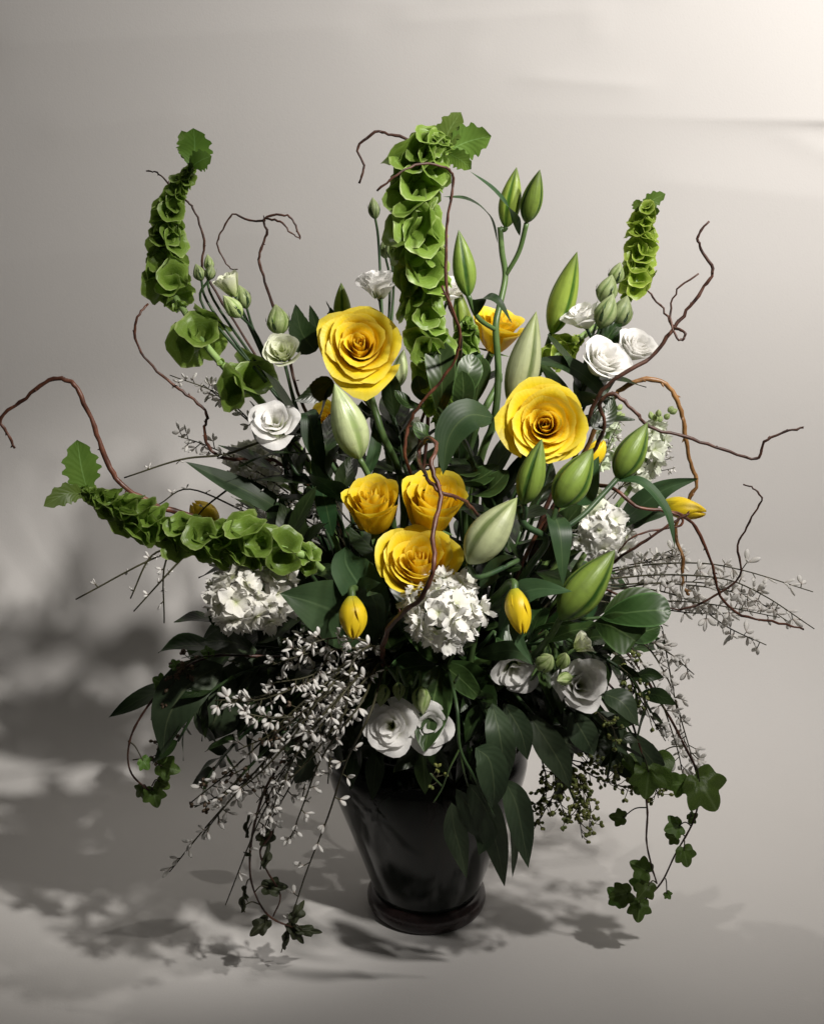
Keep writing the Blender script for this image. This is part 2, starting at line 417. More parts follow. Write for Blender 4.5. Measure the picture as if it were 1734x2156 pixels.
# ------------------------------------------------------------------ vase
def vase():
    m, nt, out = new_mat('dark_glaze')
    tc = nt.nodes.new('ShaderNodeTexCoord')
    mp = nt.nodes.new('ShaderNodeMapping'); mp.inputs['Scale'].default_value = (1, 1, .35); nt.links.new(tc.outputs['Object'], mp.inputs[0])
    nz = node(nt, 'ShaderNodeTexNoise', i_Scale=14.0, i_Detail=6.0, i_Distortion=1.2); nt.links.new(mp.outputs[0], nz.inputs[0])
    c = ramp(nt, nz.outputs[0], [(.3, (.003, .005, .004)), (.55, (.007, .010, .007)), (.75, (.022, .014, .010))])
    r = mathn(nt, 'MULTIPLY_ADD', nz.outputs[0], .14, .02)
    finish(nt, out, c, r, 0, nz.outputs[0], .05, .32)
    m2, nt, out = new_mat('brown_glaze')
    tc = nt.nodes.new('ShaderNodeTexCoord')
    nz = node(nt, 'ShaderNodeTexNoise', i_Scale=40.0, i_Detail=6.0); nt.links.new(tc.outputs['Object'], nz.inputs[0])
    c = ramp(nt, nz.outputs[0], [(.3, (.012, .008, .008)), (.7, (.036, .021, .020))])
    finish(nt, out, c, .22, 0, nz.outputs[0], .12, .5)
    t = thing('vase', 'dark green glazed ceramic urn vase with brown foot ring', 'vase', (0, 0, 0))
    body = [(.050, .016), (.0535, .020), (.0575, .032), (.066, .058), (.0765, .088), (.0865, .116), (.0945, .140), (.0985, .157), (.0990, .168), (.0955, .178), (.0880, .186), (.0835, .191), (.0830, .195)]
    inner = [(.0790, .195), (.0780, .186), (.0880, .172), (.0920, .150), (.0800, .105), (.0600, .055), (.045, .030), (.0, .028)]
    pts = smooth([V((a, 0, b)) for a, b in body], 5)
    part('body', mesh('vase_body', *lathe([(p.x, p.z) for p in pts] + inner, 96)[:2], m), t)
    foot = [(.0, .002), (.046, .0005), (.0545, .0), (.0585, .003), (.0605, .009), (.0600, .015), (.0575, .0195), (.0545, .0215), (.051, .0225)]
    pts = smooth([V((a, 0, b)) for a, b in foot], 4)
    part('foot_ring', mesh('vase_foot', *lathe([(p.x, p.z) for p in pts], 96)[:2], m2), t, label='brown glazed foot ring')
    rim = [(.0785, .1945), (.0800, .1985), (.0830, .2000), (.0862, .1985), (.0868, .1955), (.0845, .1925), (.0800, .1922)]
    pts = smooth([V((a, 0, b)) for a, b in rim], 4)
    part('rim', mesh('vase_rim', *lathe([(p.x, p.z) for p in pts], 96)[:2], m), t)
vase()
# ------------------------------------------------------------------ builders
def stem_part(t, pts, r0, r1=None, m=None, name='stem', n=6, sides=7, knobs=0.0):
    sp = smooth(pts, n)
    return part(name, mesh(name, *_m(tube(sp, r0, r1, sides, knobs), m or M_STEM)), t)
def _m(geo, m):
    return geo[0], geo[1], m, geo[2]
def leaf_part(t, pts, width, m, name='leaf', **kw):
    return part(name, mesh(name, *_m(leaf_geo(pts, width, **kw), m)), t)
def outward(p, base):
    d = p - base
    return d.normalized()

# --- roses
def petal_fn(t, phi, o):
    """one rose-like petal. t 0 (heart) .. 1 (outermost)"""
    H = o['H']; op = o['open']
    r1 = o.get('rin', .07) + (1 - o.get('rin', .07)) * t ** o.get('pw', .8)
    r0 = .04 + .20 * t
    z1 = o.get('heart', .10) + (o.get('rimz', .12) - .0) * (1 - t) * .6 - op * .34 * t ** 2.2
    wd = (1.55 - .60 * t) * o.get('broad', 1.0)
    curl = op * (.20 + .20 * t ** 1.6)
    jj = o.get('jit', .05); j1, j2, j3 = random.uniform(-jj, jj), random.uniform(-jj, jj), random.uniform(0, 6)
    pt = o.get('point', .07) * random.uniform(.4, 1.5); rf = o.get('ruffle', 0.0)
    side = random.choice((-1, 1)) if t > .5 else 1
    def fn(u, v):
        vv = v * (1 - .20 * abs(u) ** 2.6 + pt * math.exp(-(u / .28) ** 2))
        a = phi + u * wd * (.45 + .55 * math.sqrt(max(vv, 0)))
        cup = max(vv, 0) ** o.get('cup', .62)
        rr = r0 + (r1 * (1 + j1) - r0) * cup
        k = max(0, vv - .68)
        rr += curl * (k / .32) ** 2 * .55
        rr *= 1 + .13 * u * (1 - .6 * t)
        if t < .4: rr *= 1 - o.get('close', .45) * (1 - t / .4) * vv ** 3
        z = -H + (z1 + j2 + H) * vv ** .92
        z -= curl * (k / .32) ** 3 * .42
        # edges of the outer petals roll back
        e = t * abs(u) ** 3 * max(0, vv - .4) * op
        rr += e * .16; z -= e * .18
        if rf:
            s = rf * vv ** 2 * math.sin(u * 5.2 + j3 + 3 * t); rr += s * .8; z += rf * .7 * vv ** 2 * math.sin(u * 7.1 + j3 * 2)
        else:
            s = .02 * vv ** 2 * math.sin(u * 4 + j3); rr += s
        return V((rr * math.cos(a), rr * math.sin(a), z))
    return fn
def flower_head(t, M, n, o, m, tint=None, grid=(10, 10), name='petal'):
    for i in range(n):
        s = (i + .3) / n
        phi = i * 2.39996 + random.uniform(-.3, .3)
        c = tint(s) if tint else None
        part(name, mesh(name, *_m(sheet(petal_fn(s, phi, o), *grid), m)), t, M, c)
def sepals(t, M, H, n=5, L=.55, m=None):
    for i in range(n):
        a = 2 * PI * i / n + .3; d = V((math.cos(a), math.sin(a), 0))
        pts = [d * .10 + V((0, 0, -H)), d * (.35) + V((0, 0, -H - .02)), d * (.45 + L * .5) + V((0, 0, -H + .12 - .25 * random.random()))]
        part('sepal', mesh('sepal', *_m(leaf_geo(pts, .09, 'lance', .2, V((0, 0, 1)), nu=2, nv=6), m or M_DSTEM)), t, M)
ROSE_TINT = lambda s: (1.0, .93 + .09 * s if s < .75 else 1.0, 1.0, 1)
def rose(label, px, r, face, n=34, H=.95, op=1.0, mids=(), leaves=(), group='yellow roses in the bouquet', **kw):
    c = P(*px); R = pw(r, c); face = V(face).normalized()
    M = frame(c, face, R)
    o = dict(H=H, open=op, heart=.10, rimz=.16, point=.10, rin=.04, pw=.98, close=.6, jit=.085); o.update(kw)
    base = M @ V((0, 0, -H))
    pts = to_vase([base + face * R * .1, base - face * .03] + PP(mids))
    t = thing('yellow_rose', label, 'rose', pts[-1], group)
    stem_part(t, pts, .0036, .0030, M_STEM)
    flower_head(t, M, n, o, M_ROSE, ROSE_TINT)
    sepals(t, M, H - .02, 5, .6, M_STEM)
    # receptacle
    g = lathe([(0.0, -H - .16), (.09, -H - .14), (.17, -H - .05), (.20, -H + .04), (.1, -H + .08)], 14)
    part('hip', mesh('hip', *_m(g, M_STEM)), t, M)
    for lp, wd in leaves:
        leaf_part(t, PP(lp), wd, M_LEAF, prof='ovate', teeth=9, depth=.10, fold=.2)
    return t

# --- lisianthus
def lisi_bloom(t, px, r, face, n=13, H=1.15, op=.8, cream=False, stem_to=None, heart=-.12, **kw):
    c = P(*px); R = pw(r, c); face = V(face).normalized(); M = frame(c, face, R)
    o = dict(H=H, open=op, heart=heart, rimz=.25, point=.03, ruffle=.055, rin=.20, pw=.95, cup=.75, close=0.0); o.update(kw)
    flower_head(t, M, n, o, M_LISIC if cream else M_LISI, None, (10, 8))
    g = lathe([(0.0, -H - .2), (.06, -H - .18), (.10, -H - .05), (.15, -H + .1), (.1, -H + .12)], 12)
    part('calyx', mesh('calyx', *_m(g, M_DSTEM)), t, M)
    for i in range(5):
        a = 2 * PI * i / 5; d = V((math.cos(a), math.sin(a), 0))
        pts = [d * .10 + V((0, 0, -H)), d * .30 + V((0, 0, -H + .22)), d * .42 + V((0, 0, -H + .5))]
        part('sepal', mesh('sepal', *_m(leaf_geo(pts, .035, 'lance', .2, V((0, 0, 1)), nu=2, nv=5), M_STEM)), t, M)
    return M @ V((0, 0, -H - .18)), face, R
def bud_geo(lobes, twist, sides=30, n=16, groove=.10, fat=.40, sharp=.85):
    vs, us, fs = [], [], []
    for j in range(n + 1):
        v = j / n
        r = max(0.0, math.sin(PI * v ** (math.log(.5) / math.log(fat)))) ** sharp
        if v > fat: r = r * .55 + .45 * max(0, 1 - ((v - fat) / (1 - fat)) ** 1.6)
        r = max(r, .10 if v < .5 else .02) if j not in (n,) else .015
        for k in range(sides + 1):
            a = 2 * PI * k / sides
            g = abs(((k / sides * lobes) % 1.0) - .5)
            rr = r * (1 - groove * math.exp(-((.5 - g) / .09) ** 2) - .05 * (g / .5) ** 2 * 2)
            vs.append(V((rr * math.cos(a + twist * v), rr * math.sin(a + twist * v), v))); us.append((k / sides, v))
    q = sides + 1
    for j in range(n):
        for k in range(sides):
            fs.append((j * q + k, j * q + k + 1, (j + 1) * q + k + 1, (j + 1) * q + k))
    return vs, fs, us
_cache = {}
def shared(key, geo, m):
    if key not in _cache: _cache[key] = mesh(key[0], *_m(geo(), m))
    return _cache[key]
def bud_part(t, base, tip, wpx, m, lobes=3, twist=0.0, name='bud', fat=.40, roll=None, label=None, groove=.10, sharp=.85):
    b, p = P(*base), P(*tip); L = (p - b).length; R = pw(wpx / 2, b)
    me = shared((name, m.name, lobes, fat, twist), lambda: bud_geo(lobes, twist, groove=groove, fat=fat, sharp=sharp), m)
    return part(name, me, t, frame(b, p - b, (R, R, L), roll), label=label)
def lisi_bud(t, base, tip, w, shut=False):
    o = bud_part(t, base, tip, w, M_LBUDD if shut else M_LBUD, 5, .9, fat=.42, groove=.07)
    b, p = P(*base), P(*tip); R = pw(w / 2, b); L = (p - b).length; M = frame(b, p - b, 1)
    for i in range(4):
        a = 2 * PI * i / 4; d = V((math.cos(a), math.sin(a), 0))
        pts = [d * R * .15, d * R * 1.0 + V((0, 0, L * .3)), d * R * 1.08 + V((0, 0, L * random.uniform(.6, .85)))]
        s = part('sepal', mesh('sepal', *_m(leaf_geo(pts, R * .16, 'lance', .2, V((0, 0, 1)), nu=2, nv=5), M_DSTEM)), o, M)
    return b
def lisianthus(label, blooms=(), buds=(), join_at=None, mids=(), group='white lisianthus stems', droop=False, stemm=None):
    """blooms: (px, r, face, options); buds: (base, tip, width, shut). All stalks meet at join_at, one stem goes on"""
    j = P(*join_at)
    main = to_vase([j] + PP(mids), droop)
    t = thing('lisianthus', label, 'lisianthus', main[-1], group)
    sm = stemm or M_DSTEM
    stem_part(t, main, .0021, .0024, sm)
    for b in blooms:
        base, f, R = lisi_bloom(t, b[0], b[1], b[2], **(b[3] if len(b) > 3 else {}))
        L = (base - j).length
        stem_part(t, [base + f * R * .1, base - f * min(.035, L * .3), j.lerp(base, .35) + V((0, 0, -.01)), j], .0015, .0018, sm, 'stalk')
    for base, tip, w_, sh in buds:
        b = lisi_bud(t, base, tip, w_, sh); d = (P(*tip) - b).normalized(); L = (b - j).length
        stem_part(t, [b + d * .003, b - d * min(.025, L * .3), j.lerp(b, .3) + V((0, 0, -.008)), j], .0011, .0016, sm, 'stalk')
    return t

# --- bells of Ireland
def bell_geo(seed):
    r_ = random.Random(seed); ph = r_.uniform(0, 6); am = r_.uniform(.04, .09); el = r_.uniform(.78, 1.0); p5 = r_.uniform(0, 6)
    def fn(u, v):
        a = PI * u
        rim = 1 + am * math.sin(5 * a + ph) * v ** 2 + .05 * math.sin(3 * a + p5) * v
        r = (.10 + .60 * v ** .7 + .26 * v ** 4) * rim
        z = 1.05 * v ** .85 - .16 * v ** 5 + .055 * v ** 2 * math.sin(5 * a + ph + 1.2) + .14 * v * math.cos(a + p5)
        return V((r * math.cos(a), el * r * math.sin(a), z))
    return sheet(fn, 20, 7)
def bells(label, path, radii, step_top=.50, step_low=1.1, tips=(), tint=(1, 1, 1, 1), stem_from=None, fade=.45, n_whorl=5, extra=()):
    """path: picture places from the tip down; radii: whorl radius (picture units) at each, 0 = bare"""
    pts3 = PP(path); main = to_vase(pts3 + PP(extra))
    t = thing('bells_of_ireland', label, 'bells of Ireland', main[-1], 'bells of Ireland stems')
    stem_part(t, main, .0022, .0040, M_PSTEM, n=8)
    sp = smooth(pts3, 24); n = len(sp)
    dist = 0.0; nxt = 0.0; kk = 0
    for i in range(1, n):
        dist += (sp[i] - sp[i - 1]).length
        f = i / (n - 1) * (len(radii) - 1); a = min(int(f), len(radii) - 2); rp = radii[a] + (radii[a + 1] - radii[a]) * (f - a)
        if rp < 4: nxt = dist; continue
        if dist < nxt: continue
        R = pw(rp * .66, sp[i]); g = i / (n - 1)
        nxt = dist + R * 1.55 * (step_top + (step_low - step_top) * max(0, (g - fade) / (1 - fade)))
        R *= random.uniform(.9, 1.12)
        T = (sp[max(i - 2, 0)] - sp[min(i + 2, n - 1)]).normalized()
        F = frame((0, 0, 0), T, 1, kk * .55); kk += 1
        nw = n_whorl if rp > 30 else 4
        for q in range(nw):
            al = 2 * PI * q / nw + random.uniform(-.12, .12)
            out_ = F.to_3x3() @ V((math.cos(al), math.sin(al), 0))
            tilt = random.uniform(.65, 1.35) + (.25 if g > fade else 0)
            d = (T * math.cos(tilt) + out_ * math.sin(tilt)).normalized()
            s = R * random.uniform(.75, 1.25)
            me = shared(('bell', (kk * 7 + q) % 9), lambda: bell_geo((kk * 7 + q) % 9), M_BELL)
            part('bell', me, t, frame(sp[i] + out_ * R * .05 + T * R * random.uniform(-.28, .28), d, (s * .92, s * .92, s)), tint)
    for tp, wd in tips:
        leaf_part(t, PP(tp), pw(wd * .82, P(*tp[0])), M_BELLLEAF, prof='oval', teeth=5, depth=.62, fold=.12, wave=.06)
    return t

# --- stock
def floret_geo(seed):
    r_ = random.Random(seed); ch = []
    for i in range(9):
        a0 = i * 2.4 + r_.uniform(-.2, .2); lay = 0 if i < 5 else 1
        L = (1.0 if lay == 0 else .68) * r_.uniform(.85, 1.1); up = .15 if lay == 0 else .62; ph = r_.uniform(0, 6); wd = .46 if lay == 0 else .36
        def fn(u, v, a0=a0, L=L, up=up, ph=ph, wd=wd):
            w_ = wd * max(0, math.sin(PI * min(.93, .08 + v * .86) ** 1.25)) ** .6
            x = L * v * (1 - .08 * u * u); y = u * w_ + .02
            z = up * v ** .8 * .8 - .22 * v ** 3 * (1 if up < .3 else -.3) + .14 * v * v * math.sin(u * 5 + ph) + .06 * v * math.sin(v * 6 + ph)
            return V((x * math.cos(a0) - y * math.sin(a0), x * math.sin(a0) + y * math.cos(a0), z))
        ch.append(sheet(fn, 4, 4))
    return join(ch)
def stock(label, axis_px, r, nfl, fl, mids=(), tint=(1, 1, 1, 1), buds=0, leaves=(), face=None, squash=1.0, droop=False):
    """axis_px: (tip, foot) of the flowering part; florets of size fl all round it, radius r"""
    a, b = P(*axis_px[0]), P(*axis_px[1])
    main = to_vase([a, b] + PP(mids), droop)
    t = thing('white_stock_flower', label, 'stock flower', main[-1], 'white stock flowers')
    stem_part(t, main, .0022, .0034, M_PSTEM)
    R = pw(r, a); s0 = pw(fl, a); T = (a - b).normalized(); F = frame((0, 0, 0), T, 1, 0).to_3x3()
    for i in range(nfl):
        g = (i + .5) / nfl
        al = i * 2.39996
        dome = math.sqrt(max(.02, 1 - max(0, 1 - g / .45) ** 2)) if g < .45 else 1.0
        out_ = F @ V((math.cos(al), math.sin(al), 0))
        c = a.lerp(b, g) + out_ * (R - s0 * .45) * dome * random.uniform(.66, 1.18)
        d = (out_ * (.25 + dome) + T * (1.15 - dome)).normalized()
        d = (d + V((random.uniform(-.5, .5), random.uniform(-.5, .5), random.uniform(-.4, .5)))).normalized()
        me = shared(('floret', i % 6), lambda: floret_geo(i % 6), M_STOCK)
        part('floret', me, t, frame(c, d, s0 * random.uniform(.75, 1.3)), tint)
    for i in range(buds):
        al = i * 2.39996; out_ = F @ V((math.cos(al), math.sin(al), 0))
        c = a + T * (.004 + .006 * (i % 3)) + out_ * R * .28 * (1 + i % 2)
        me = shared(('bud', M_LBUD.name, 5, .45, 0), lambda: bud_geo(5, 0, groove=.05, fat=.45), M_LBUD)
        part('bud', me, t, frame(c, T + out_ * .8, (s0 * .28, s0 * .28, s0 * .8)))
    for lp, wd in leaves:
        leaf_part(t, PP(lp), pw(wd, P(*lp[0])), M_TLEAF, prof='lance', fold=.2)
    return t

# --- tulips
def tepal_fn(phi, wd, sc):
    j = random.uniform(0, 6)
    def fn(u, v):
        e = max(0.0, math.sin(PI * (.06 + .90 * v) ** 1.02)) ** .66
        a = phi + u * wd * (1 - .62 * v ** 2.2)
        vv = v * (1 - .13 * u * u)
        r = sc * e * (1 + .035 * math.sin(3 * u + j)) * (1 - .07 * math.exp(-(u / .14) ** 2) * (v > .1))
        return V((r * math.cos(a), r * math.sin(a), vv))
    return fn
def tulip(label, base, tip, w_, stem_px, leaves=(), droop=False):
    b, p = P(*base), P(*tip); L = (p - b).length; R = pw(w_ / 2, b)
    M = frame(b, p - b, (R, R, L), .4)
    main = to_vase([b + (p - b) * .04] + PP(stem_px), droop)
    t = thing('yellow_tulip', label, 'tulip', main[-1], 'yellow tulips')
    stem_part(t, main, .0030, .0034, M_STEM)
    for i in range(6):
        part('petal', mesh('petal', *_m(sheet(tepal_fn(i * 2 * PI / 3 + (PI / 3 if i > 2 else 0), 1.12, .90 if i > 2 else 1.0), 8, 10), M_TULIP)), t, M)
    for lp, wd, nrm in leaves:
        leaf_part(t, PP(lp), pw(wd, P(*lp[0])), M_TLEAF, prof='lance', fold=.22, wave=.10, normal=nrm, nu=6, nv=18)
    return t

# --- broom (thin twigs with small white pea flowers)
def blossom_geo(seed):
    r_ = random.Random(seed); ch = []
    for i in range(3 if seed % 3 else 2):
        a0 = i * 2.1 + r_.uniform(-.3, .3); el = r_.uniform(.35, .95); L = r_.uniform(.75, 1.1)
        ax = V((math.cos(a0) * math.sin(el), math.sin(a0) * math.sin(el), math.cos(el)))
        F = frame((0, 0, 0), ax, 1, r_.uniform(0, 6))
        vs, us, fs = [], [], []
        for j in range(6):
            v = j / 5; rr = .23 * max(.02, math.sin(PI * (.04 + .9 * v) ** 1.3)) ** .8
            for k in range(6):
                an = 2 * PI * k / 6
                vs.append(F @ V((rr * math.cos(an), .42 * rr * math.sin(an), v * L + .08))); us.append((k / 6, v))
        for j in range(5):
            for k in range(6): fs.append((j * 6 + k, j * 6 + (k + 1) % 6, (j + 1) * 6 + (k + 1) % 6, (j + 1) * 6 + k))
        fs.append(tuple(30 + k for k in range(6)))
        ch.append((vs, fs, us))
    return join(ch)
def broom(label, paths, nb, size=15, start=.35, droop=False, group='white broom stems', r=.0010, side=.8, tint=(1, 1, 1, 1)):
    """paths: each a twig from its inner end to its tip, the first is the main one carried to the vase"""
    first = PP(paths[0]); main = to_vase(list(reversed(first)), droop)
    t = thing('broom_stem', label, 'broom', main[-1], group)
    part('twig', mesh('twig', *_m(tube(smooth(main, 6), r * .55, r * 1.5, 5), M_BSTEM)), t)
    tot = 0
    for k, q in enumerate(paths):
        pts = PP(q)
        if k: part('twig', mesh('twig', *_m(tube(smooth(pts, 6), r, r * .5, 5), M_BSTEM)), t)
        sp = smooth(pts, 12); n = len(sp); cnt = nb if k == 0 else int(nb * .7)
        for i in range(cnt):
            f = start + (.985 - start) * (i + random.random() * .8) / cnt
            c = sp[min(n - 1, int(f * (n - 1)))]; T = (sp[min(n - 1, int(f * (n - 1)) + 1)] - sp[max(0, int(f * (n - 1)) - 1)]).normalized()
            d = V((random.gauss(0, 1), random.gauss(0, 1), random.gauss(-.15, 1))); d = (d - T * d.dot(T)).normalized() + T * random.uniform(0, .8)
            d.normalize(); s = pw(size, c) * random.uniform(.75, 1.15)
            pe = s * side * random.random()
            me = shared(('blossom', tot % 7), lambda: blossom_geo(tot % 7), M_BROOM)
            o = part('blossom', me, t, frame(c + d * pe, d, s), tint)
            part('flower_stalk', mesh('flower_stalk', *_m(tube([c, c + d * (pe + s * .12)], r * .55, r * .55, 4), M_BSTEM)), o)
            tot += 1
    return t

# --- ivy
def ivy_geo(seed):
    r_ = random.Random(seed)
    lob = [(0, 1.08, .70), (1.12, .92, .55), (-1.12, .92, .55), (2.15, .72, .55), (-2.15, .72, .55)]
    N = 60; vs = [V((0, 0, 0))]; us = [(.5, .3)]; fs = []
    for ring in (.5, 1.0):
        for k in range(N):
            a = -PI + 2 * PI * (k + .5) / N
            r = .60
            for c, L, wd in lob:
                r = max(r, .60 + (L - .60) * max(0, 1 - (abs(a - c) / wd) ** 1.1))
            r *= 1 - .35 * math.exp(-((PI - abs(a)) / .25) ** 2)
            x, y = r * ring * math.cos(a), r * ring * math.sin(a)
            z = .16 * abs(y) - .16 * (x * x + y * y) + .05 * math.sin(5 * a + seed) * ring
            vs.append(V((x + .25, y, z))); us.append((.5 + y * .5, .3 + x * .6))
    for k in range(N):
        k2 = (k + 1) % N
        fs.append((0, 1 + k, 1 + k2)); fs.append((1 + k, 1 + N + k, 1 + N + k2, 1 + k2))
    return vs, fs, us
def ivy(label, vines, leaves, droop=True, dark=False, r=.0011):
    """vines: picture paths from inner end to tip; leaves: (attach place, leaf place, size, facing, roll)"""
    main = to_vase(list(reversed(PP(vines[0]))), droop)
    t = thing('ivy_vine', label, 'ivy', main[-1], 'trailing ivy vines')
    part('vine', mesh('vine', *_m(tube(smooth(main, 6), r * .7, r * 1.3, 6, .35), M_BARKD)), t)
    for q in vines[1:]:
        part('vine', mesh('vine', *_m(tube(smooth(PP(q), 6), r, r * .6, 6, .35), M_BARKD)), t)
    for i, (at, lp, s, nrm, roll) in enumerate(leaves):
        a, l = P(*at), P(*lp); S = pw(s * (1.12 if s > 40 else .92), l)
        N = V(nrm).normalized()
        # leaf x axis points along `roll` (picture angle, degrees, 0 = right, 90 = up)
        d = V((math.cos(math.radians(roll)), .1, math.sin(math.radians(roll)))); d = (d - N * d.dot(N)).normalized(); y = N.cross(d)
        M = Matrix(((d.x, y.x, N.x, l.x), (d.y, y.y, N.y, l.y), (d.z, y.z, N.z, l.z), (0, 0, 0, 1))) @ Matrix.Diagonal((S * (1.15 if dark else 1), S * (.48 if dark and i % 3 else .8 if dark else 1), S * (2.2 if dark else 1), 1))
        me = shared(('leaf', 'ivy', dark, i % 4), lambda: ivy_geo(i % 4), M_IVYD if dark else M_IVY)
        o = part('leaf', me, t, M)
        base = M @ V((.1, 0, 0))
        part('petiole', mesh('petiole', *_m(tube(smooth([a, a.lerp(base, .5) + V((0, 0, .004)), base], 5), r * .6, r * .5, 5), M_BSTEM)), o)
    return t

# --- sprays of leaves
def leaf_spray(label, path, nleaf, L, wd, m, prof='obovate', name='leaf_spray', group='dark leafy sprays', droop=False, start=.25, sm=None, cat='foliage', spread=1.0, tip=True):
    """path: picture places or points from the inner end to the tip"""
    pts = [p if isinstance(p, Vector) else P(*p) for p in path]
    main = to_vase(list(reversed(pts)), droop)
    t = thing(name, label, cat, main[-1], group)
    stem_part(t, main, .0012, .0022, sm or M_DSTEM)
    sp = smooth(pts, 10); n = len(sp)
    for i in range(nleaf):
        f = start + (1 - start) * i / max(1, nleaf - 1); k = min(n - 1, int(f * (n - 1)))
        c = sp[k]; T = (sp[min(n - 1, k + 1)] - sp[max(0, k - 1)]).normalized()
        al = i * 2.4 + random.uniform(-.4, .4); F = frame((0, 0, 0), T, 1, 0).to_3x3()
        o_ = F @ V((math.cos(al), math.sin(al), 0))
        if tip and i == nleaf - 1: o_ = o_ * .2
        d = (T * random.uniform(.5, .9) + o_ * spread).normalized()
        ll = L * random.uniform(.75, 1.15)
        sag = V((0, 0, -ll * random.uniform(.05, .25)))
        q = [c, c + d * ll * .5 + sag * .1, c + d * ll + sag]
        nr = (T + V((0, -.4, .8))).normalized() - d * .2
        leaf_part(t, q, wd * ll / L * random.uniform(.85, 1.1), m, prof=prof, fold=random.uniform(.08, .35), normal=nr, wave=.08, twist=random.uniform(-.5, .5))
    return t

# --- curly willow
def willow(label, runs, r0=.0024, r1=.0010, m=None, carry=True, mids=(), droop=False):
    """runs: picture paths, the first from the inner end outwards is carried down into the vase"""
    r0 *= .80; r1 *= .80
    first = PP(runs[0]); main = to_vase(list(reversed(first)) + PP(mids), droop) if carry else list(reversed(first))
    t = thing('curly_willow_branch', label, 'willow branch', main[-1], 'curly willow branches')
    m = m or M_BARK
    def kink(pts):
        sp = smooth(pts, 5); out = []
        for i, p in enumerate(sp):
            out.append(p + V((random.gauss(0, .0004), random.gauss(0, .0004), random.gauss(0, .0004))) if 0 < i < len(sp) - 1 else p)
        return out
    part('branch', mesh('branch', *_m(tube(kink(main), r1, r0, 8, .34), m)), t)
    for q in runs[1:]:
        part('twig', mesh('twig', *_m(tube(kink(PP(q)), (r0 + r1) * .4, r1 * .7, 7, .34), m)), t)
    # buds along the wood
    sp = smooth(first, 5); ch = []
    for i in range(2, len(sp) - 1, 4):
        T = (sp[i + 1] - sp[i - 1]).normalized(); d = (T + V((random.gauss(0, .5), random.gauss(0, .5), random.gauss(0, .5)))).normalized()
        g = bud_geo(3, 0, 8, 5, .0); F = frame(sp[i], d, (r1 * .75, r1 * .75, r1 * 4.2))
        o = part('leaf_bud', mesh('leaf_bud', [F @ v for v in g[0]], g[1], m, g[2]), t)
    return t
# ------------------------------------------------------------------ bells of Ireland
bells('curved bells of Ireland spike above the cream lisianthus buds, bending to a leafy tip',
      [(408, 330, .03), (398, 365, .03), (372, 405, .03), (356, 455, .03), (348, 505, .03), (345, 545, .03), (358, 605, .02), (395, 665, .01), (430, 722, .0), (475, 775, -.01), (520, 815, -.01), (575, 880, -.02)],
      [0, 15, 30, 39, 43, 45, 58, 0, 66, 0, 64, 0], .42, 1.25, extra=[(680, 1050, -.02)], fade=.42,
      tips=[([(403, 350, .03), (410, 312, .03), (408, 270, .02)], 32), ([(405, 350, .03), (422, 338, .02), (446, 328, .0)], 20), ([(403, 350, .03), (395, 310, .04), (382, 275, .05)], 18)])
bells('tallest thick bells of Ireland spike topped with three jagged leaves',
      [(945, 308, -.06), (915, 312, -.06), (888, 335, -.06), (876, 390, -.06), (872, 455, -.06), (876, 515, -.06), (885, 575, -.055), (890, 635, -.05), (898, 700, -.045), (906, 770, -.04), (915, 840, -.04), (925, 920, -.04)],
      [16, 40, 66, 72, 74, 76, 72, 66, 62, 58, 40, 0], .40, .85, fade=.35, extra=[(930, 1050, -.03)],
      tips=[([(930, 318, -.06), (945, 275, -.06), (970, 236, -.06)], 24), ([(945, 316, -.06), (985, 298, -.06), (1034, 286, -.065)], 32), ([(942, 322, -.06), (968, 336, -.07), (992, 356, -.08)], 18)])
bells('yellow-green bells of Ireland spike tinted as if backlit, standing over grey-green lisianthus buds',
      [(1368, 428, .08), (1357, 446, .08), (1352, 480, .08), (1348, 520, .08), (1344, 560, .08), (1335, 600, .07), (1300, 650, .07), (1230, 705, .06), (1180, 740, .05), (1120, 800, .04)],
      [10, 24, 34, 40, 44, 40, 0, 0, 46, 0], .46, .8, tint=(1.7, 1.5, 1.25, 1), extra=[(1000, 1000, .02)],  # tint puts the glow of light through the bells into their colour
      tips=[([(1355, 440, .08), (1372, 422, .08), (1400, 408, .08)], 15), ([(1352, 450, .08), (1342, 432, .08), (1338, 420, .08)], 11), ([(1355, 455, .08), (1372, 446, .08), (1388, 445, .07)], 11)])
bells('bells of Ireland spike arching sideways over the white stock with leafy end',
      [(178, 1032, -.15), (205, 1046, -.15), (245, 1068, -.15), (300, 1095, -.15), (360, 1118, -.15), (425, 1135, -.155), (490, 1142, -.16), (550, 1148, -.165), (605, 1160, -.165), (660, 1185, -.15)],
      [14, 26, 40, 50, 55, 57, 58, 58, 54, 34], .44, .70, fade=.5, tint=(.85, .86, .85, 1), extra=[(760, 1300, -.04)],
      tips=[([(185, 1035, -.15), (172, 985, -.15), (163, 926, -.15)], 34), ([(180, 1040, -.15), (140, 1040, -.16), (92, 1066, -.17)], 20)])
bells('short bells of Ireland spike tucked between the centre stems and dark leaves',
      [(985, 680, .0), (978, 715, .0), (970, 760, .0), (962, 810, .0), (955, 860, .0), (948, 930, .0)],
      [18, 34, 44, 50, 46, 0], .6, .9, tint=(.9, .95, .9, 1), extra=[(930, 1060, .0)])

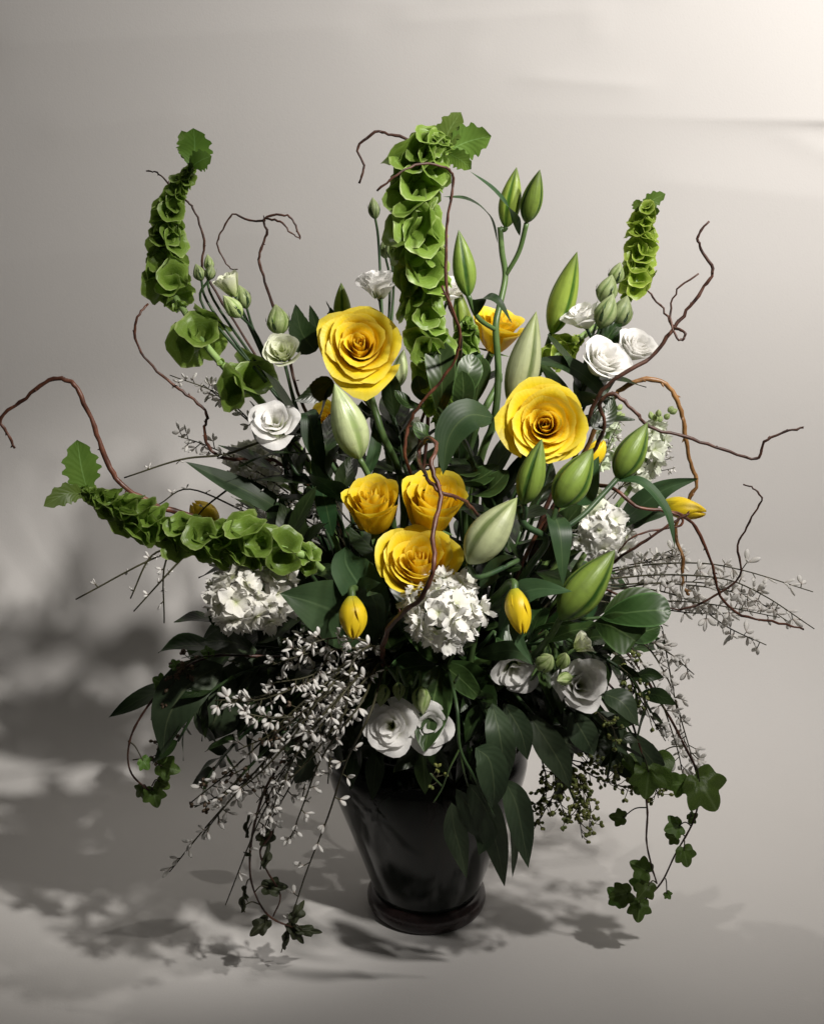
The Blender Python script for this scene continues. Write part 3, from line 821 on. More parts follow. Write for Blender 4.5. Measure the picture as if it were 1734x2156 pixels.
# ------------------------------------------------------------------ yellow roses
rose('largest yellow rose, wide open above the cream lily bud', (756, 722, -.06), 90, (0.02, -.90, .42), 28, .95, .50,
     [(800, 900, -.04), (850, 1080, -.02)], broad=1.15, leaves=[([(665, 740, -.03), (635, 700, -.02), (622, 640, .0)], .014), ([(700, 800, -.04), (660, 830, -.05), (620, 845, -.06)], .010),
     ([(668, 700, -.02), (660, 670, -.01), (652, 642, .0)], .005)])
rose('wide open yellow rose with lily buds in front of it', (1147, 893, -.10), 88, (-.10, -.93, .34), 28, .95, .50, [(1100, 1050, -.06), (1020, 1200, -.04)], broad=1.15,
     leaves=[([(1245, 900, -.06), (1280, 870, -.05), (1290, 830, -.04)], .009)])
rose('smaller yellow rose beside the rose with a red twig across it', (781, 1042, -.13), 63, (-.06, -.50, .86), 24, 1.6, .36, [(830, 1200, -.08)], group='three roses packed together', cup=.36)
rose('yellow rose of the upper pair with a red willow twig crossing it', (916, 1036, -.13), 71, (.08, -.52, .85), 24, 1.6, .38, [(890, 1200, -.08)], group='three roses packed together', cup=.36)
rose('lowest yellow rose, touching the white stock cluster', (882, 1172, -.16), 84, (-.04, -.66, .75), 26, 1.25, .50, [(880, 1300, -.10)], group='three roses packed together', cup=.45)
rose('yellow rose in side view behind the lily bud stalks', (1058, 672, .05), 56, (.25, -.35, .9), 20, 1.4, .5, [(1050, 800, .03), (980, 1000, .01)])
rose('yellow rose half hidden behind the cream lily bud and dark leaf', (682, 878, .04), 38, (-.15, -.8, .55), 20, 1.0, .8, [(740, 1000, .02)])

# ------------------------------------------------------------------ lilies in bud
def lily(label, stem, buds, leaves=(), branches=(), mids=(), r=.0034, m=None):
    pts = to_vase(PP(stem) + PP(mids))
    t = thing('lily_stem', label, 'lily', pts[-1], 'lily stems in bud')
    stem_part(t, pts, r * .75, r * 1.1, m or M_STEM)
    for b in branches: stem_part(t, PP(b), r * .62, r * .7, m or M_STEM, 'branch')
    for base, tip, w_, mm in buds: bud_part(t, base, tip, w_, mm, 3, .0)
    for lp, wd, nrm in leaves:
        leaf_part(t, PP(lp), pw(wd, P(*lp[0])), M_LLEAF, prof='lance', fold=.18, normal=nrm, nu=6, nv=18)
    return t
UP = (.0, -.55, .85)
lily('tall forked lily stem with slim buds beside the tallest bells of Ireland spike',
     [(1052, 478, .02), (1056, 530, .02), (1063, 582, .02), (1052, 640, .01), (1043, 690, .0), (1048, 780, .0), (1040, 880, -.01)],
     [((1064, 480, .02), (1087, 352, .02), 48, M_LILYB), ((1107, 470, .01), (1136, 357, .0), 46, M_LILY), ((985, 625, -.03), (965, 484, -.03), 50, M_LILY)],
     leaves=[([(1047, 512, .02), (1030, 455, .0), (985, 420, -.02), (932, 414, -.03)], 11, UP), ([(1094, 497, .01), (1082, 455, -.02), (1040, 400, -.03), (988, 360, -.03)], 10, (-.3, -.4, .9)),
             ([(1000, 665, -.03), (1012, 630, -.05), (1045, 632, -.06), (1078, 682, -.06)], 16, (.2, -.5, .8))],
     branches=[[(1063, 582, .02), (1092, 530, .015), (1108, 470, .01)], [(1043, 695, .0), (1005, 668, -.02), (985, 622, -.03)], [(1052, 480, .02), (1060, 484, .02), (1065, 478, .02)]],
     mids=[(1000, 1060, -.01)])
lily('lily stem with a tall bud by the white side-view lisianthus and a fat grey-green bud',
     [(1160, 702, .06), (1130, 790, .05), (1090, 880, .03)],
     [((1160, 704, .06), (1214, 530, .05), 60, M_LILYB), ((1078, 862, -.05), (1128, 656, -.05), 74, M_LILYP)],
     leaves=[([(1120, 760, .0), (1190, 768, -.01), (1250, 810, -.02), (1290, 870, -.03)], 24, UP), ([(1120, 800, .02), (1180, 830, .0), (1225, 900, .0)], 16, UP)],
     branches=[[(1090, 890, .03), (1078, 875, -.03), (1080, 858, -.05)]], mids=[(1020, 1050, .01)])
lily('low lily stem with two dark buds under the open rose and one by the willow',
     [(1090, 1065, -.16), (1105, 1105, -.16), (1150, 1138, -.15), (1110, 1200, -.13), (1060, 1300, -.1)],
     [((1102, 1062, -.17), (1140, 924, -.17), 60, M_LILY), ((1172, 1068, -.15), (1247, 944, -.14), 78, M_LILY), ((1298, 1008, -.12), (1362, 890, -.11), 66, M_LILY), ((985, 1186, -.19), (1088, 1048, -.18), 88, M_LILYP)],
     leaves=[([(1292, 1012, -.12), (1350, 1015, -.13), (1402, 1075, -.14), (1420, 1152, -.15)], 15, (.3, -.5, .8)),
             ([(1158, 1070, -.13), (1178, 1120, -.16), (1185, 1235, -.17)], 26, (.3, -.8, .4)), ([(1190, 1050, -.1), (1225, 1040, -.09), (1260, 960, -.08)], 34, UP)],
     branches=[[(1150, 1138, -.15), (1220, 1090, -.14), (1260, 1050, -.13), (1300, 1006, -.12)], [(1100, 1095, -.16), (1105, 1080, -.165), (1103, 1060, -.17)], [(1140, 1135, -.15), (1160, 1100, -.15), (1172, 1066, -.15)],
               [(1090, 1180, -.15), (1010, 1215, -.18), (985, 1188, -.19)]], m=M_DSTEM)
lily('lily stem with a large olive bud above the rounded glossy leaves', [(1180, 1300, -.17), (1150, 1350, -.15), (1080, 1420, -.1)],
     [((1178, 1304, -.17), (1294, 1158, -.16), 86, M_LILY)], leaves=[([(1180, 1300, -.16), (1230, 1290, -.15), (1262, 1225, -.14)], 22, UP), ([(1010, 1240, -.15), (1050, 1190, -.15), (1085, 1170, -.17)], 22, UP)])
lily('short lily stem with a cream bud hanging under the largest rose', [(757, 966, -.07), (790, 1030, -.06), (830, 1120, -.04)],
     [((757, 966, -.08), (704, 808, -.08), 78, M_LILYW)], leaves=[([(690, 1010, -.05), (660, 930, -.06), (650, 870, -.05), (628, 880, -.02)], 22, UP), ([(770, 1010, -.05), (790, 940, -.04), (790, 870, -.02)], 14, UP)])
lily('lily stem whose bright bud tip shows behind the largest rose', [(722, 700, .06), (760, 820, .05), (820, 980, .03)],
     [((722, 690, .06), (718, 595, .06), 38, M_LILYB), ((834, 818, .04), (850, 735, .04), 36, M_LILYW)], branches=[[(800, 920, .035), (822, 870, .04), (834, 820, .04)]],
     leaves=[([(700, 700, .05), (695, 660, .05), (686, 632, .04)], 9, UP)])
lily('lily stem with an upright bright bud behind the tallest bells spike', [(985, 740, .05), (985, 830, .04), (960, 980, .02)],
     [((985, 745, .05), (962, 600, .05), 44, M_LILYB), ((1003, 830, .03), (1016, 745, .03), 26, M_LILYB), ((932, 900, -.045), (930, 810, -.045), 26, M_LILY)],
     branches=[[(985, 900, .03), (1000, 860, .03), (1003, 828, .03)], [(950, 980, .0), (935, 940, -.04), (932, 898, -.045)]],
     leaves=[([(1040, 880, -.08), (985, 875, -.10), (945, 920, -.11), (932, 1000, -.12)], 40, (-.2, -.85, .5)), ([(990, 860, .02), (1005, 780, .0), (990, 720, .0)], 20, UP)])
lily('lily stem with a long dark leaf over the arching bells of Ireland', [(640, 1105, -.03), (700, 1180, -.02)],
     [((640, 1110, -.04), (612, 1010, -.03), 30, M_LILY)],
     leaves=[([(640, 1110, -.03), (560, 1055, -.05), (470, 1010, -.05), (390, 972, -.05)], 26, (.2, -.7, .7)), ([(700, 1130, -.05), (680, 1040, -.06), (655, 960, -.06)], 22, UP), ([(650, 1120, -.02), (600, 1080, -.0), (520, 1060, .0)], 20, UP)], m=M_DSTEM)

# ------------------------------------------------------------------ lisianthus
TC = (0, -.88, .45)
lisianthus('lisianthus stem crowded with cream buds behind the curved bells spike',
    [((474, 578, -.01), 30, (-.35, -.25, .9), dict(cream=True, n=10, op=.25, H=1.7)), ((590, 730, -.04), 43, (-.05, -.75, .66), dict(cream=True, n=14, op=.45, heart=-.05))],
    [((425, 592, .0), (412, 555, .0), 26, True), ((442, 572, .01), (437, 535, .01), 22, False), ((440, 590, .0), (446, 556, .0), 24, True), ((508, 668, -.01), (470, 622, -.02), 36, False), ((520, 650, .0), (503, 600, .0), 34, True),
     ((590, 706, -.02), (580, 640, -.02), 50, False)], (640, 900, -.03), [(740, 1080, -.02)])
lisianthus('open white lisianthus with a hollow green throat beside the arching bells',
    [((572, 872, -.07), 56, (-.1, -.72, .68), dict(n=12, op=.85, heart=-.25, H=1.05))], [], (640, 1000, -.05), [(730, 1140, -.03)])
lisianthus('white lisianthus cup in side view next to the tallest bells spike',
    [((792, 572, .03), 48, (-.1, -.30, .95), dict(n=12, op=.7, H=1.25))],
    [((790, 462, .04), (784, 415, .04), 26, True), ((812, 545, .05), (806, 505, .05), 24, True), ((822, 545, .04), (818, 508, .04), 20, True)], (815, 840, .02), [(840, 1000, .01)])
lisianthus('white lisianthus peeping out behind the tallest bells spike', [((952, 588, .03), 42, (.2, -.4, .9), dict(n=10))], [], (960, 800, .04), [(930, 1000, .02)])
lisianthus('lisianthus stem with two leaning white blooms behind the dark willow twig',
    [((1283, 738, -.03), 60, (.35, -.62, .7), dict(n=13, op=.55, H=1.15)), ((1348, 715, .0), 45, (.3, -.6, .75), dict(n=14, op=.35, heart=-.05, H=1.2))],
    [((1298, 690, .03), (1320, 622, .03), 48, True), ((1262, 692, .01), (1290, 618, .01), 48, True)], (1200, 905, .0), [(1080, 1080, .0)])
lisianthus('lisianthus stem with a white side bloom and shut buds by the tall lily bud',
    [((1218, 640, .03), 46, (-.35, -.2, .9), dict(n=9, op=.9, H=1.2, heart=-.2))],
    [((1268, 640, .04), (1288, 578, .04), 46, True), ((1290, 600, .05), (1305, 552, .05), 34, False)], (1180, 905, .01), [(1070, 1080, .01)])
lisianthus('pair of white lisianthus blooms with pale buds hanging against the vase rim',
    [((818, 1530, -.19), 60, (-.12, -.90, .42), dict(n=13, op=.8, heart=-.05, H=.9)), ((908, 1528, -.185), 56, (.10, -.92, .36), dict(n=9, op=.8, heart=-.3, H=.95))],
    [((808, 1440, -.17), (800, 1488, -.18), 34, False), ((838, 1436, -.17), (840, 1476, -.18), 28, False), ((885, 1445, -.17), (890, 1505, -.185), 42, False)], (862, 1420, -.13), [(870, 1400, -.09)], droop=True, stemm=M_STEM)
lisianthus('crumpled white lisianthus with a torn cream bud above it',
    [((1226, 1440, -.16), 58, (.10, -.85, .5), dict(n=14, op=.6, heart=.05, H=.95, ruffle=.09)), ((1238, 1350, -.16), 28, (.7, -.3, .6), dict(n=7, cream=True, op=.3, H=1.3))],
    [((1136, 1408, -.16), (1160, 1380, -.175), 40, False), ((1180, 1405, -.16), (1190, 1375, -.175), 30, False), ((1200, 1425, -.16), (1172, 1434, -.175), 30, False)], (1150, 1330, -.10), [], droop=True, stemm=M_STEM)
lisianthus('greyish white lisianthus half covered by a eucalyptus leaf', [((1088, 1425, -.14), 56, (.05, -.9, -.1), dict(n=10, op=.7, heart=-.2, H=1.0))], [], (1040, 1330, -.08), [], droop=True)

# ------------------------------------------------------------------ stock
stock('dense white stock cluster under the lowest yellow rose', ((938, 1305, -.235), (930, 1285, -.14)), 88, 40, 34, [(925, 1330, -.10)])
stock('white stock cluster under the arching bells of Ireland', ((485, 1268, -.19), (560, 1240, -.11)), 84, 40, 36, [(650, 1300, -.05)], tint=(.98, .97, .95, 1))
stock('white stock flower behind the dark drooping lily leaf', ((1310, 1100, -.04), (1230, 1150, -.03)), 58, 24, 30, [(1150, 1220, -.03)])
stock('green-white stock flower between the lily buds', ((1250, 1040, .02), (1200, 1110, .02)), 52, 20, 28, [(1120, 1220, .01)], tint=(.9, .95, .82, 1), leaves=[([(1230, 1150, -.02), (1270, 1120, -.03), (1300, 1060, -.03)], 22)])
stock('stock spike with green top buds by the tan willow loop', ((1385, 900, .03), (1330, 1020, .03)), 36, 14, 24, [(1240, 1150, .02)], buds=7, tint=(.95, 1, .9, 1))
stock('small stock spike with buds right behind the open rose', ((1285, 885, .05), (1260, 980, .05)), 30, 9, 22, [(1180, 1120, .03)], buds=7, tint=(.9, 1, .82, 1))
stock('white stock glimpsed between the centre stems', ((852, 890, .05), (850, 980, .05)), 40, 14, 26, [(870, 1100, .03)], tint=(.88, .92, .84, 1))
stock('pale stock flower among broom twigs beside the hollow lisianthus', ((500, 955, .05), (580, 1010, .05)), 48, 22, 26, [(700, 1120, .03)], tint=(.86, .88, .80, 1))
stock('pale stock flower below the pale broom twigs', ((520, 1100, .02), (600, 1130, .02)), 40, 14, 24, [(720, 1200, .02)], tint=(.86, .86, .82, 1))

# ------------------------------------------------------------------ tulips
tulip('closed yellow tulip nodding in front of its broad leaves', (741, 1256, -.20), (745, 1345, -.215), 60, [(742, 1240, -.19), (760, 1250, -.15), (800, 1320, -.1)],
      [([(790, 1370, -.13), (720, 1300, -.16), (660, 1270, -.18), (588, 1250, -.19)], 62, (.1, -.9, .4)), ([(790, 1350, -.13), (770, 1260, -.15), (730, 1190, -.16), (728, 1150, -.16)], 48, (.2, -.8, .5)),
       ([(800, 1330, -.14), (790, 1270, -.165), (770, 1235, -.18), (800, 1228, -.20)], 26, (-.3, -.8, .4))])
tulip('closed yellow tulip nodding beside the white stock cluster', (1082, 1240, -.20), (1100, 1335, -.215), 54, [(1080, 1226, -.19), (1060, 1240, -.15), (1000, 1330, -.1)],
      [([(1050, 1330, -.13), (1090, 1260, -.17), (1130, 1240, -.18), (1205, 1245, -.19)], 26, (.1, -.8, .5)), ([(1000, 1380, -.12), (1080, 1370, -.17), (1125, 1400, -.19)], 20, (.1, -.9, .4)),
       ([(1090, 1260, -.19), (1085, 1330, -.205), (1120, 1400, -.21)], 14, (.1, -.9, .2))])
tulip('yellow tulip pointing sideways through the willow twigs', (1392, 1062, -.04), (1486, 1080, -.05), 46, [(1376, 1060, -.04), (1300, 1090, -.03), (1180, 1200, -.02)],
      [([(1300, 1110, -.03), (1345, 1068, -.05), (1400, 1030, -.06), (1468, 1008, -.07)], 26, (.1, -.7, .6)), ([(1320, 1110, -.03), (1360, 1085, -.045), (1410, 1080, -.05)], 20, (.1, -.7, .6))])
tulip('yellow tulip hidden behind the arching bells of Ireland', (455, 1110, .06), (405, 1058, .06), 58, [(520, 1140, .05), (650, 1200, .03)])
tulip('yellow tulip tip beside the open rose and brown willow twigs', (1235, 985, .0), (1268, 925, .0), 44, [(1200, 1050, .0), (1120, 1180, .0)])

# ------------------------------------------------------------------ broom
gl = 'thin broom twig with white blossoms cascading down past the vase'
for q in ([[(800, 1380, -.12), (700, 1365, -.17), (600, 1390, -.20)], [(700, 1365, -.17), (660, 1420, -.19), (560, 1440, -.20)]],
          [[(790, 1380, -.12), (690, 1420, -.18), (560, 1470, -.2), (470, 1480, -.2)]],
          [[(800, 1390, -.12), (720, 1430, -.19), (600, 1530, -.21), (500, 1580, -.21)], [(620, 1510, -.21), (560, 1510, -.215), (510, 1500, -.22)]],
          [[(790, 1380, -.12), (660, 1460, -.19), (500, 1610, -.2), (402, 1690, -.19)]],
          [[(790, 1390, -.12), (680, 1470, -.2), (560, 1600, -.2), (480, 1690, -.19), (425, 1760, -.18)]],
          [[(800, 1390, -.12), (700, 1500, -.21), (600, 1620, -.21), (540, 1720, -.2)]],
          [[(800, 1390, -.12), (740, 1480, -.21), (650, 1600, -.21), (560, 1700, -.2), (475, 1905, -.15)]],
          [[(810, 1390, -.12), (760, 1480, -.22), (680, 1590, -.21), (640, 1690, -.19), (610, 1770, -.17)]],
          [[(820, 1390, -.12), (780, 1420, -.19), (740, 1470, -.2), (700, 1560, -.2), (690, 1650, -.19)]],
          [[(820, 1390, -.12), (780, 1360, -.18), (740, 1400, -.21), (730, 1480, -.215), (710, 1540, -.215)]],
          [[(800, 1390, -.12), (770, 1350, -.17), (690, 1345, -.2), (620, 1370, -.21)]],
          [[(815, 1390, -.12), (780, 1500, -.21), (730, 1600, -.2), (690, 1720, -.17), (640, 1850, -.14), (592, 2005, -.10)]],
          [[(800, 1390, -.12), (700, 1440, -.2), (610, 1560, -.22), (520, 1650, -.21), (450, 1680, -.2)]],
          [[(800, 1390, -.12), (740, 1440, -.21), (690, 1500, -.225), (600, 1590, -.22)]],
          [[(800, 1390, -.12), (720, 1460, -.21), (640, 1560, -.225), (590, 1660, -.21), (560, 1750, -.19)]]):
    far = q[0][-1][1] > 1830
    broom(gl, q, 9 if far else 16, 21, .22 if not far else .3, droop=True, group='white broom cascading by the vase')
    if not far and random.random() < .55:
        dx, dy = random.uniform(-70, 20), random.uniform(-40, 60)
        q2 = [(x + dx * k / 3, y + dy * k / 3, Y + .03) for k, (x, y, Y) in enumerate(q[0])]
        broom(gl, [q2], 16, 20, .22, droop=True, group='white broom cascading by the vase')
gr = 'thin broom twig with white blossoms arching out past the rounded glossy leaves'
for q in ([[(1180, 1260, -.02), (1300, 1200, -.02), (1450, 1185, -.02), (1560, 1200, -.02), (1710, 1246, -.02)]],
          [[(1180, 1260, -.03), (1320, 1215, -.04), (1500, 1215, -.05), (1600, 1250, -.05), (1713, 1324, -.05)]],
          [[(1180, 1270, -.02), (1320, 1230, -.02), (1480, 1235, -.02), (1580, 1260, -.02), (1660, 1310, -.02)]],
          [[(1180, 1270, -.04), (1340, 1265, -.05), (1480, 1270, -.06), (1640, 1300, -.06)]],
          [[(1180, 1270, -.03), (1330, 1240, -.03), (1440, 1260, -.03), (1530, 1320, -.03), (1612, 1358, -.03)]],
          [[(1170, 1250, -.0), (1280, 1200, .0), (1380, 1180, .0), (1440, 1165, .0)]],
          [[(1170, 1250, .01), (1290, 1210, .01), (1360, 1180, .01), (1420, 1155, .01)]],
          [[(1180, 1280, -.02), (1300, 1240, -.01), (1420, 1225, -.01), (1520, 1235, -.01), (1590, 1275, -.01)]],
          [[(1180, 1290, -.02), (1300, 1270, -.02), (1450, 1290, -.03), (1560, 1290, -.03)]]):
    broom(gr, q, 18, 23, .3, group='white broom arching outwards', r=.0009)
gd = 'thin broom twig with white blossoms falling behind the glossy leaves towards the ivy'
for q in ([[(1180, 1320, -.03), (1330, 1340, -.06), (1400, 1420, -.07), (1440, 1540, -.07), (1470, 1650, -.06)]],
          [[(1180, 1320, -.03), (1320, 1320, -.05), (1380, 1290, -.05), (1410, 1420, -.05), (1440, 1560, -.05), (1492, 1620, -.05)]],
          [[(1180, 1330, -.04), (1300, 1340, -.08), (1370, 1430, -.09), (1420, 1560, -.09), (1440, 1650, -.08)]],
          [[(1180, 1330, -.04), (1310, 1330, -.06), (1400, 1370, -.06), (1460, 1420, -.05)]],
          [[(1180, 1330, -.05), (1290, 1370, -.09), (1340, 1460, -.1), (1400, 1560, -.1)]]):
    broom(gd, q, 18, 22, .35, droop=True, group='white broom falling by the ivy', r=.0009)
gm = 'broom twig with small white blossoms between the lisianthus stems and arching bells'
for q in ([[(740, 1180, .0), (620, 1050, .02), (520, 980, .02), (440, 940, .02), (375, 918, .02)]], [[(740, 1180, .0), (640, 1020, .0), (540, 900, .0), (460, 830, .0), (358, 790, .0)], [(540, 900, .0), (480, 850, .01), (425, 808, .01)]],
          [[(740, 1180, -.02), (650, 1100, -.03), (580, 1040, -.04), (480, 1000, -.04)]], [[(750, 1180, .0), (690, 1080, .0), (620, 1000, .01), (560, 960, .01)]],
          [[(750, 1190, .01), (660, 1120, .02), (560, 1090, .02), (500, 1060, .02)]], [[(750, 1180, -.02), (700, 1100, -.03), (650, 1060, -.04), (600, 1070, -.05)]],
          [[(750, 1180, -.01), (680, 1130, -.02), (600, 1110, -.03), (540, 1090, -.03)]], [[(760, 1170, .0), (720, 1080, .0), (680, 1020, .01), (620, 970, .01)]]):
    broom(gm, q, 17, 21, .35, group='white broom among the lisianthus stems', r=.0009)
broom('long bare broom twig sticking out above the arching bells', [[(720, 1150, .0), (620, 935, -.03), (470, 958, -.04), (380, 968, -.04), (262, 1006, -.04)]], 3, 12, .5, r=.0013, group='bare broom twigs')
broom('bare broom twigs sticking out below the arching bells of Ireland', [[(720, 1200, .0), (540, 1120, -.05), (350, 1165, -.06), (160, 1262, -.06)], [(420, 1140, -.06), (370, 1190, -.06), (282, 1287, -.06)], [(420, 1140, -.06), (350, 1180, -.05), (346, 1312, -.05)], [(390, 1150, -.06), (320, 1170, -.06), (275, 1260, -.06)]], 5, 13, .5, r=.0013, group='bare broom twigs')
broom('broom twigs curving up from behind the arching bells', [[(700, 1170, .02), (520, 1080, .03), (400, 1030, .03), (335, 1062, .03)], [(480, 1030, .02), (430, 1070, .02), (400, 1110, .02)]], 3, 12, .5, r=.0011, group='bare broom twigs')
broom('fine broom twigs with tiny blossoms beside the green stock buds', [[(1150, 1200, .03), (1270, 1060, .03), (1350, 990, .03), (1418, 962, .03)], [(1300, 1030, .03), (1360, 1000, .03), (1420, 985, .03)], [(1290, 1050, .03), (1350, 970, .03), (1415, 938, .03)], [(1230, 1090, .03), (1270, 960, .03), (1310, 875, .03)]], 12, 12, .4, r=.0007, group='bare broom twigs')

# ------------------------------------------------------------------ curly willow
willow('thick red willow branch reaching far out beyond the arching bells', [[(400, 1085, -.03), (335, 1067, -.04), (270, 1030, -.05), (232, 985, -.05), (205, 915, -.05), (172, 835, -.05), (145, 802, -.05), (105, 800, -.05), (55, 838, -.05), (2, 880, -.05), (14, 908, -.05), (32, 944, -.05)]], .0040, .0014, mids=[(560, 1150, -.01), (720, 1250, .0)])
willow('red willow twig winding up behind the curved bells spike', [[(600, 985, .0), (560, 968, .0), (480, 966, .0), (442, 945, .0), (431, 905, .0), (436, 872, .0), (400, 835, .0), (362, 808, .0), (312, 762, .0), (285, 712, .0), (290, 668, .0), (312, 640, .01)]], .0024, .0012, mids=[(720, 1120, .0)])
willow('forked curly willow twig looping above the cream lisianthus buds', [[(640, 860, .03), (600, 720, .05), (572, 636, .05), (550, 570, .05), (546, 532, .05), (562, 492, .05), (556, 460, .05), (600, 453, .05), (620, 470, .05), (632, 502, .05)],
       [(558, 464, .05), (525, 464, .06), (490, 452, .06), (465, 490, .06), (459, 520, .06), (482, 562, .06), (500, 567, .05)], [(560, 460, .05), (590, 466, .04), (612, 490, .04), (632, 504, .04)]], .0022, .0010, m=M_BARKD, mids=[(760, 1100, .01)])
willow('slim willow twig curling round the curved bells spike', [[(610, 860, .05), (470, 640, .06), (426, 562, .06), (431, 508, .06), (412, 450, .06), (395, 425, .06), (355, 386, .06), (330, 364, .06), (308, 360, .06)]], .0018, .0008, m=M_BARKD, mids=[(740, 1080, .02)])
willow('dark willow branch crossing the top of the tallest bells spike', [[(960, 780, -.03), (966, 700, -.10), (942, 630, -.115), (938, 520, -.115), (943, 450, -.115), (953, 385, -.115), (945, 357, -.12), (890, 344, -.13), (845, 362, -.14), (793, 402, -.14)]], .0022, .0010, m=M_BARKD, mids=[(900, 850, -.03), (880, 1000, -.02)])
willow('crooked willow twig hooking over behind the tallest bells spike', [[(900, 520, .0), (890, 360, .0), (865, 300, .0), (825, 284, .0), (790, 279, .0), (752, 312, .0), (766, 348, .0), (756, 386, .0)]], .0022, .0011, m=M_BARKD, mids=[(900, 800, .0), (890, 1000, .0)])
willow('red willow twig snaking down across the packed roses to the stock', [[(806, 1360, -.19), (832, 1305, -.225), (888, 1255, -.25), (912, 1195, -.255), (911, 1120, -.235), (927, 1045, -.215), (908, 980, -.205), (918, 940, -.19), (900, 922, -.17), (880, 955, -.16), (895, 1000, -.2), (925, 1035, -.212), (972, 1050, -.20), (1005, 1085, -.17)]], .0026, .0016, mids=[(815, 1410, -.12)], droop=True)
willow('red willow twig rising between the roses towards the tallest spike', [[(870, 1020, -.08), (852, 960, -.10), (860, 900, -.10), (885, 850, -.105), (930, 800, -.105), (960, 750, -.11), (966, 690, -.115), (930, 602, -.12)]], .0020, .0012, mids=[(880, 1120, -.05)])
willow('dark willow branch sweeping up past the leaning white lisianthus', [[(1210, 960, -.03), (1245, 862, -.05), (1290, 800, -.06), (1370, 752, -.06), (1410, 700, -.06), (1445, 655, -.06), (1482, 602, -.06), (1500, 568, -.06), (1475, 525, -.06), (1468, 498, -.06), (1492, 466, -.06)],
       [(1418, 690, -.06), (1395, 650, -.05), (1362, 612, -.05)], [(1418, 690, -.06), (1440, 700, -.07), (1438, 715, -.07), (1422, 708, -.07), (1410, 660, -.06), (1425, 610, -.06), (1470, 576, -.06)]], .0027, .0012, m=M_BARKD, mids=[(1130, 1120, -.02)])
willow('long dark willow branch reaching out level beyond the tan loop', [[(1240, 960, -.04), (1272, 900, -.06), (1262, 850, -.07), (1290, 830, -.075), (1330, 860, -.08), (1365, 898, -.08), (1440, 920, -.08), (1520, 945, -.08), (1592, 966, -.08), (1608, 930, -.08), (1650, 910, -.08), (1690, 900, -.08)]], .0026, .0012, m=M_BARKD, mids=[(1140, 1120, -.02)])
willow('tan willow branch bent in a tall loop', [[(1240, 930, -.02), (1275, 860, -.02), (1310, 818, -.02), (1360, 798, -.02), (1408, 815, -.02), (1432, 865, -.02), (1442, 920, -.02), (1452, 975, -.02), (1466, 1018, -.02), (1444, 1062, -.02), (1420, 1120, -.02), (1436, 1175, -.03), (1437, 1230, -.03), (1450, 1252, -.03)]], .0030, .0018, m=M_BARKT, mids=[(1150, 1120, .0)])
willow('brown willow branch running under the sideways tulip and twisting down', [[(1200, 1040, -.03), (1280, 1025, -.08), (1335, 1066, -.09), (1400, 1076, -.09), (1450, 1094, -.08), (1478, 1140, -.08), (1504, 1205, -.08), (1515, 1255, -.08), (1560, 1295, -.08), (1640, 1312, -.07), (1690, 1325, -.06)],
       [(1400, 1076, -.09), (1432, 1088, -.09), (1428, 1108, -.09), (1370, 1118, -.1), (1325, 1135, -.1), (1300, 1165, -.1)]], .0025, .0011, mids=[(1100, 1180, -.03)])
willow('dark willow branch with a wavy tip standing free above the arching broom', [[(1220, 1230, -.05), (1310, 1170, -.09), (1370, 1130, -.1), (1432, 1090, -.1), (1450, 1080, -.1)], [(1430, 1285, -.07), (1490, 1262, -.07), (1556, 1212, -.07), (1552, 1150, -.07), (1576, 1100, -.07), (1601, 1055, -.07), (1590, 1032, -.07), (1564, 1020, -.07)], [(1240, 1225, -.05), (1330, 1262, -.07), (1430, 1285, -.07)]], .0024, .0012, m=M_BARKD, mids=[(1100, 1260, -.03)])

# ------------------------------------------------------------------ eucalyptus with seeds
def seed_twigs(t, paths, nper, m, L=15, name='seed_cluster', spread=1.0):
    ch, cs = [], []
    for q in paths:
        sp = smooth(PP(q), 10); n = len(sp)
        ch.append(tube(sp, .0007, .0004, 4))
        for i in range(nper):
            k = int((.15 + .85 * (i + random.random()) / nper) * (n - 1)); c = sp[min(k, n - 1)]
            T = (sp[min(n - 1, k + 1)] - sp[max(0, k - 1)]).normalized()
            d = (T * .8 + V((random.gauss(0, .7), random.gauss(0, .5), random.gauss(0, .6))) * spread).normalized()
            l = pw(L, c) * random.uniform(.7, 1.9); e = c + d * l
            ch.append(tube([c, c + d * l * .5 + V((0, 0, -.0008)), e], .0004, .00035, 4))
            for w_ in range(random.choice((2, 3))):
                dd = (d + V((random.gauss(0, .55), random.gauss(0, .55), random.gauss(0, .55)))).normalized()
                g = bud_geo(3, 0, 6, 4, 0, .6); F = frame(e, dd, (pw(4.2, c), pw(4.2, c), pw(12, c)))
                cs.append(([F @ v for v in g[0]], g[1], g[2]))
    g = join(ch); part('seed_twig', mesh('seed_twig', *_m(g, M_BSTEM)), t, kind='stuff')
    g = join(cs); part(name, mesh(name, *_m(g, m)), t, kind='stuff')
def eucalyptus(label, path, leaves, seeds=(), nper=10, m=M_SEED, droop=True, extra=()):
    main = to_vase(list(reversed(PP(path))), droop)
    t = thing('eucalyptus_branch', label, 'eucalyptus', main[-1], 'seeded eucalyptus branches')
    stem_part(t, main, .0010, .0020, M_DSTEM)
    for q in extra: stem_part(t, PP(q), .0009, .0006, M_STEM, 'twig')
    for lp, wd, nrm in leaves: leaf_part(t, PP(lp), pw(wd, P(*lp[0])), M_EUC, prof='lance', fold=.16, normal=nrm, wave=.05, nu=4, nv=14)
    if seeds: seed_twigs(t, seeds, nper, m)
    return t
CF = (0, -.95, .25)
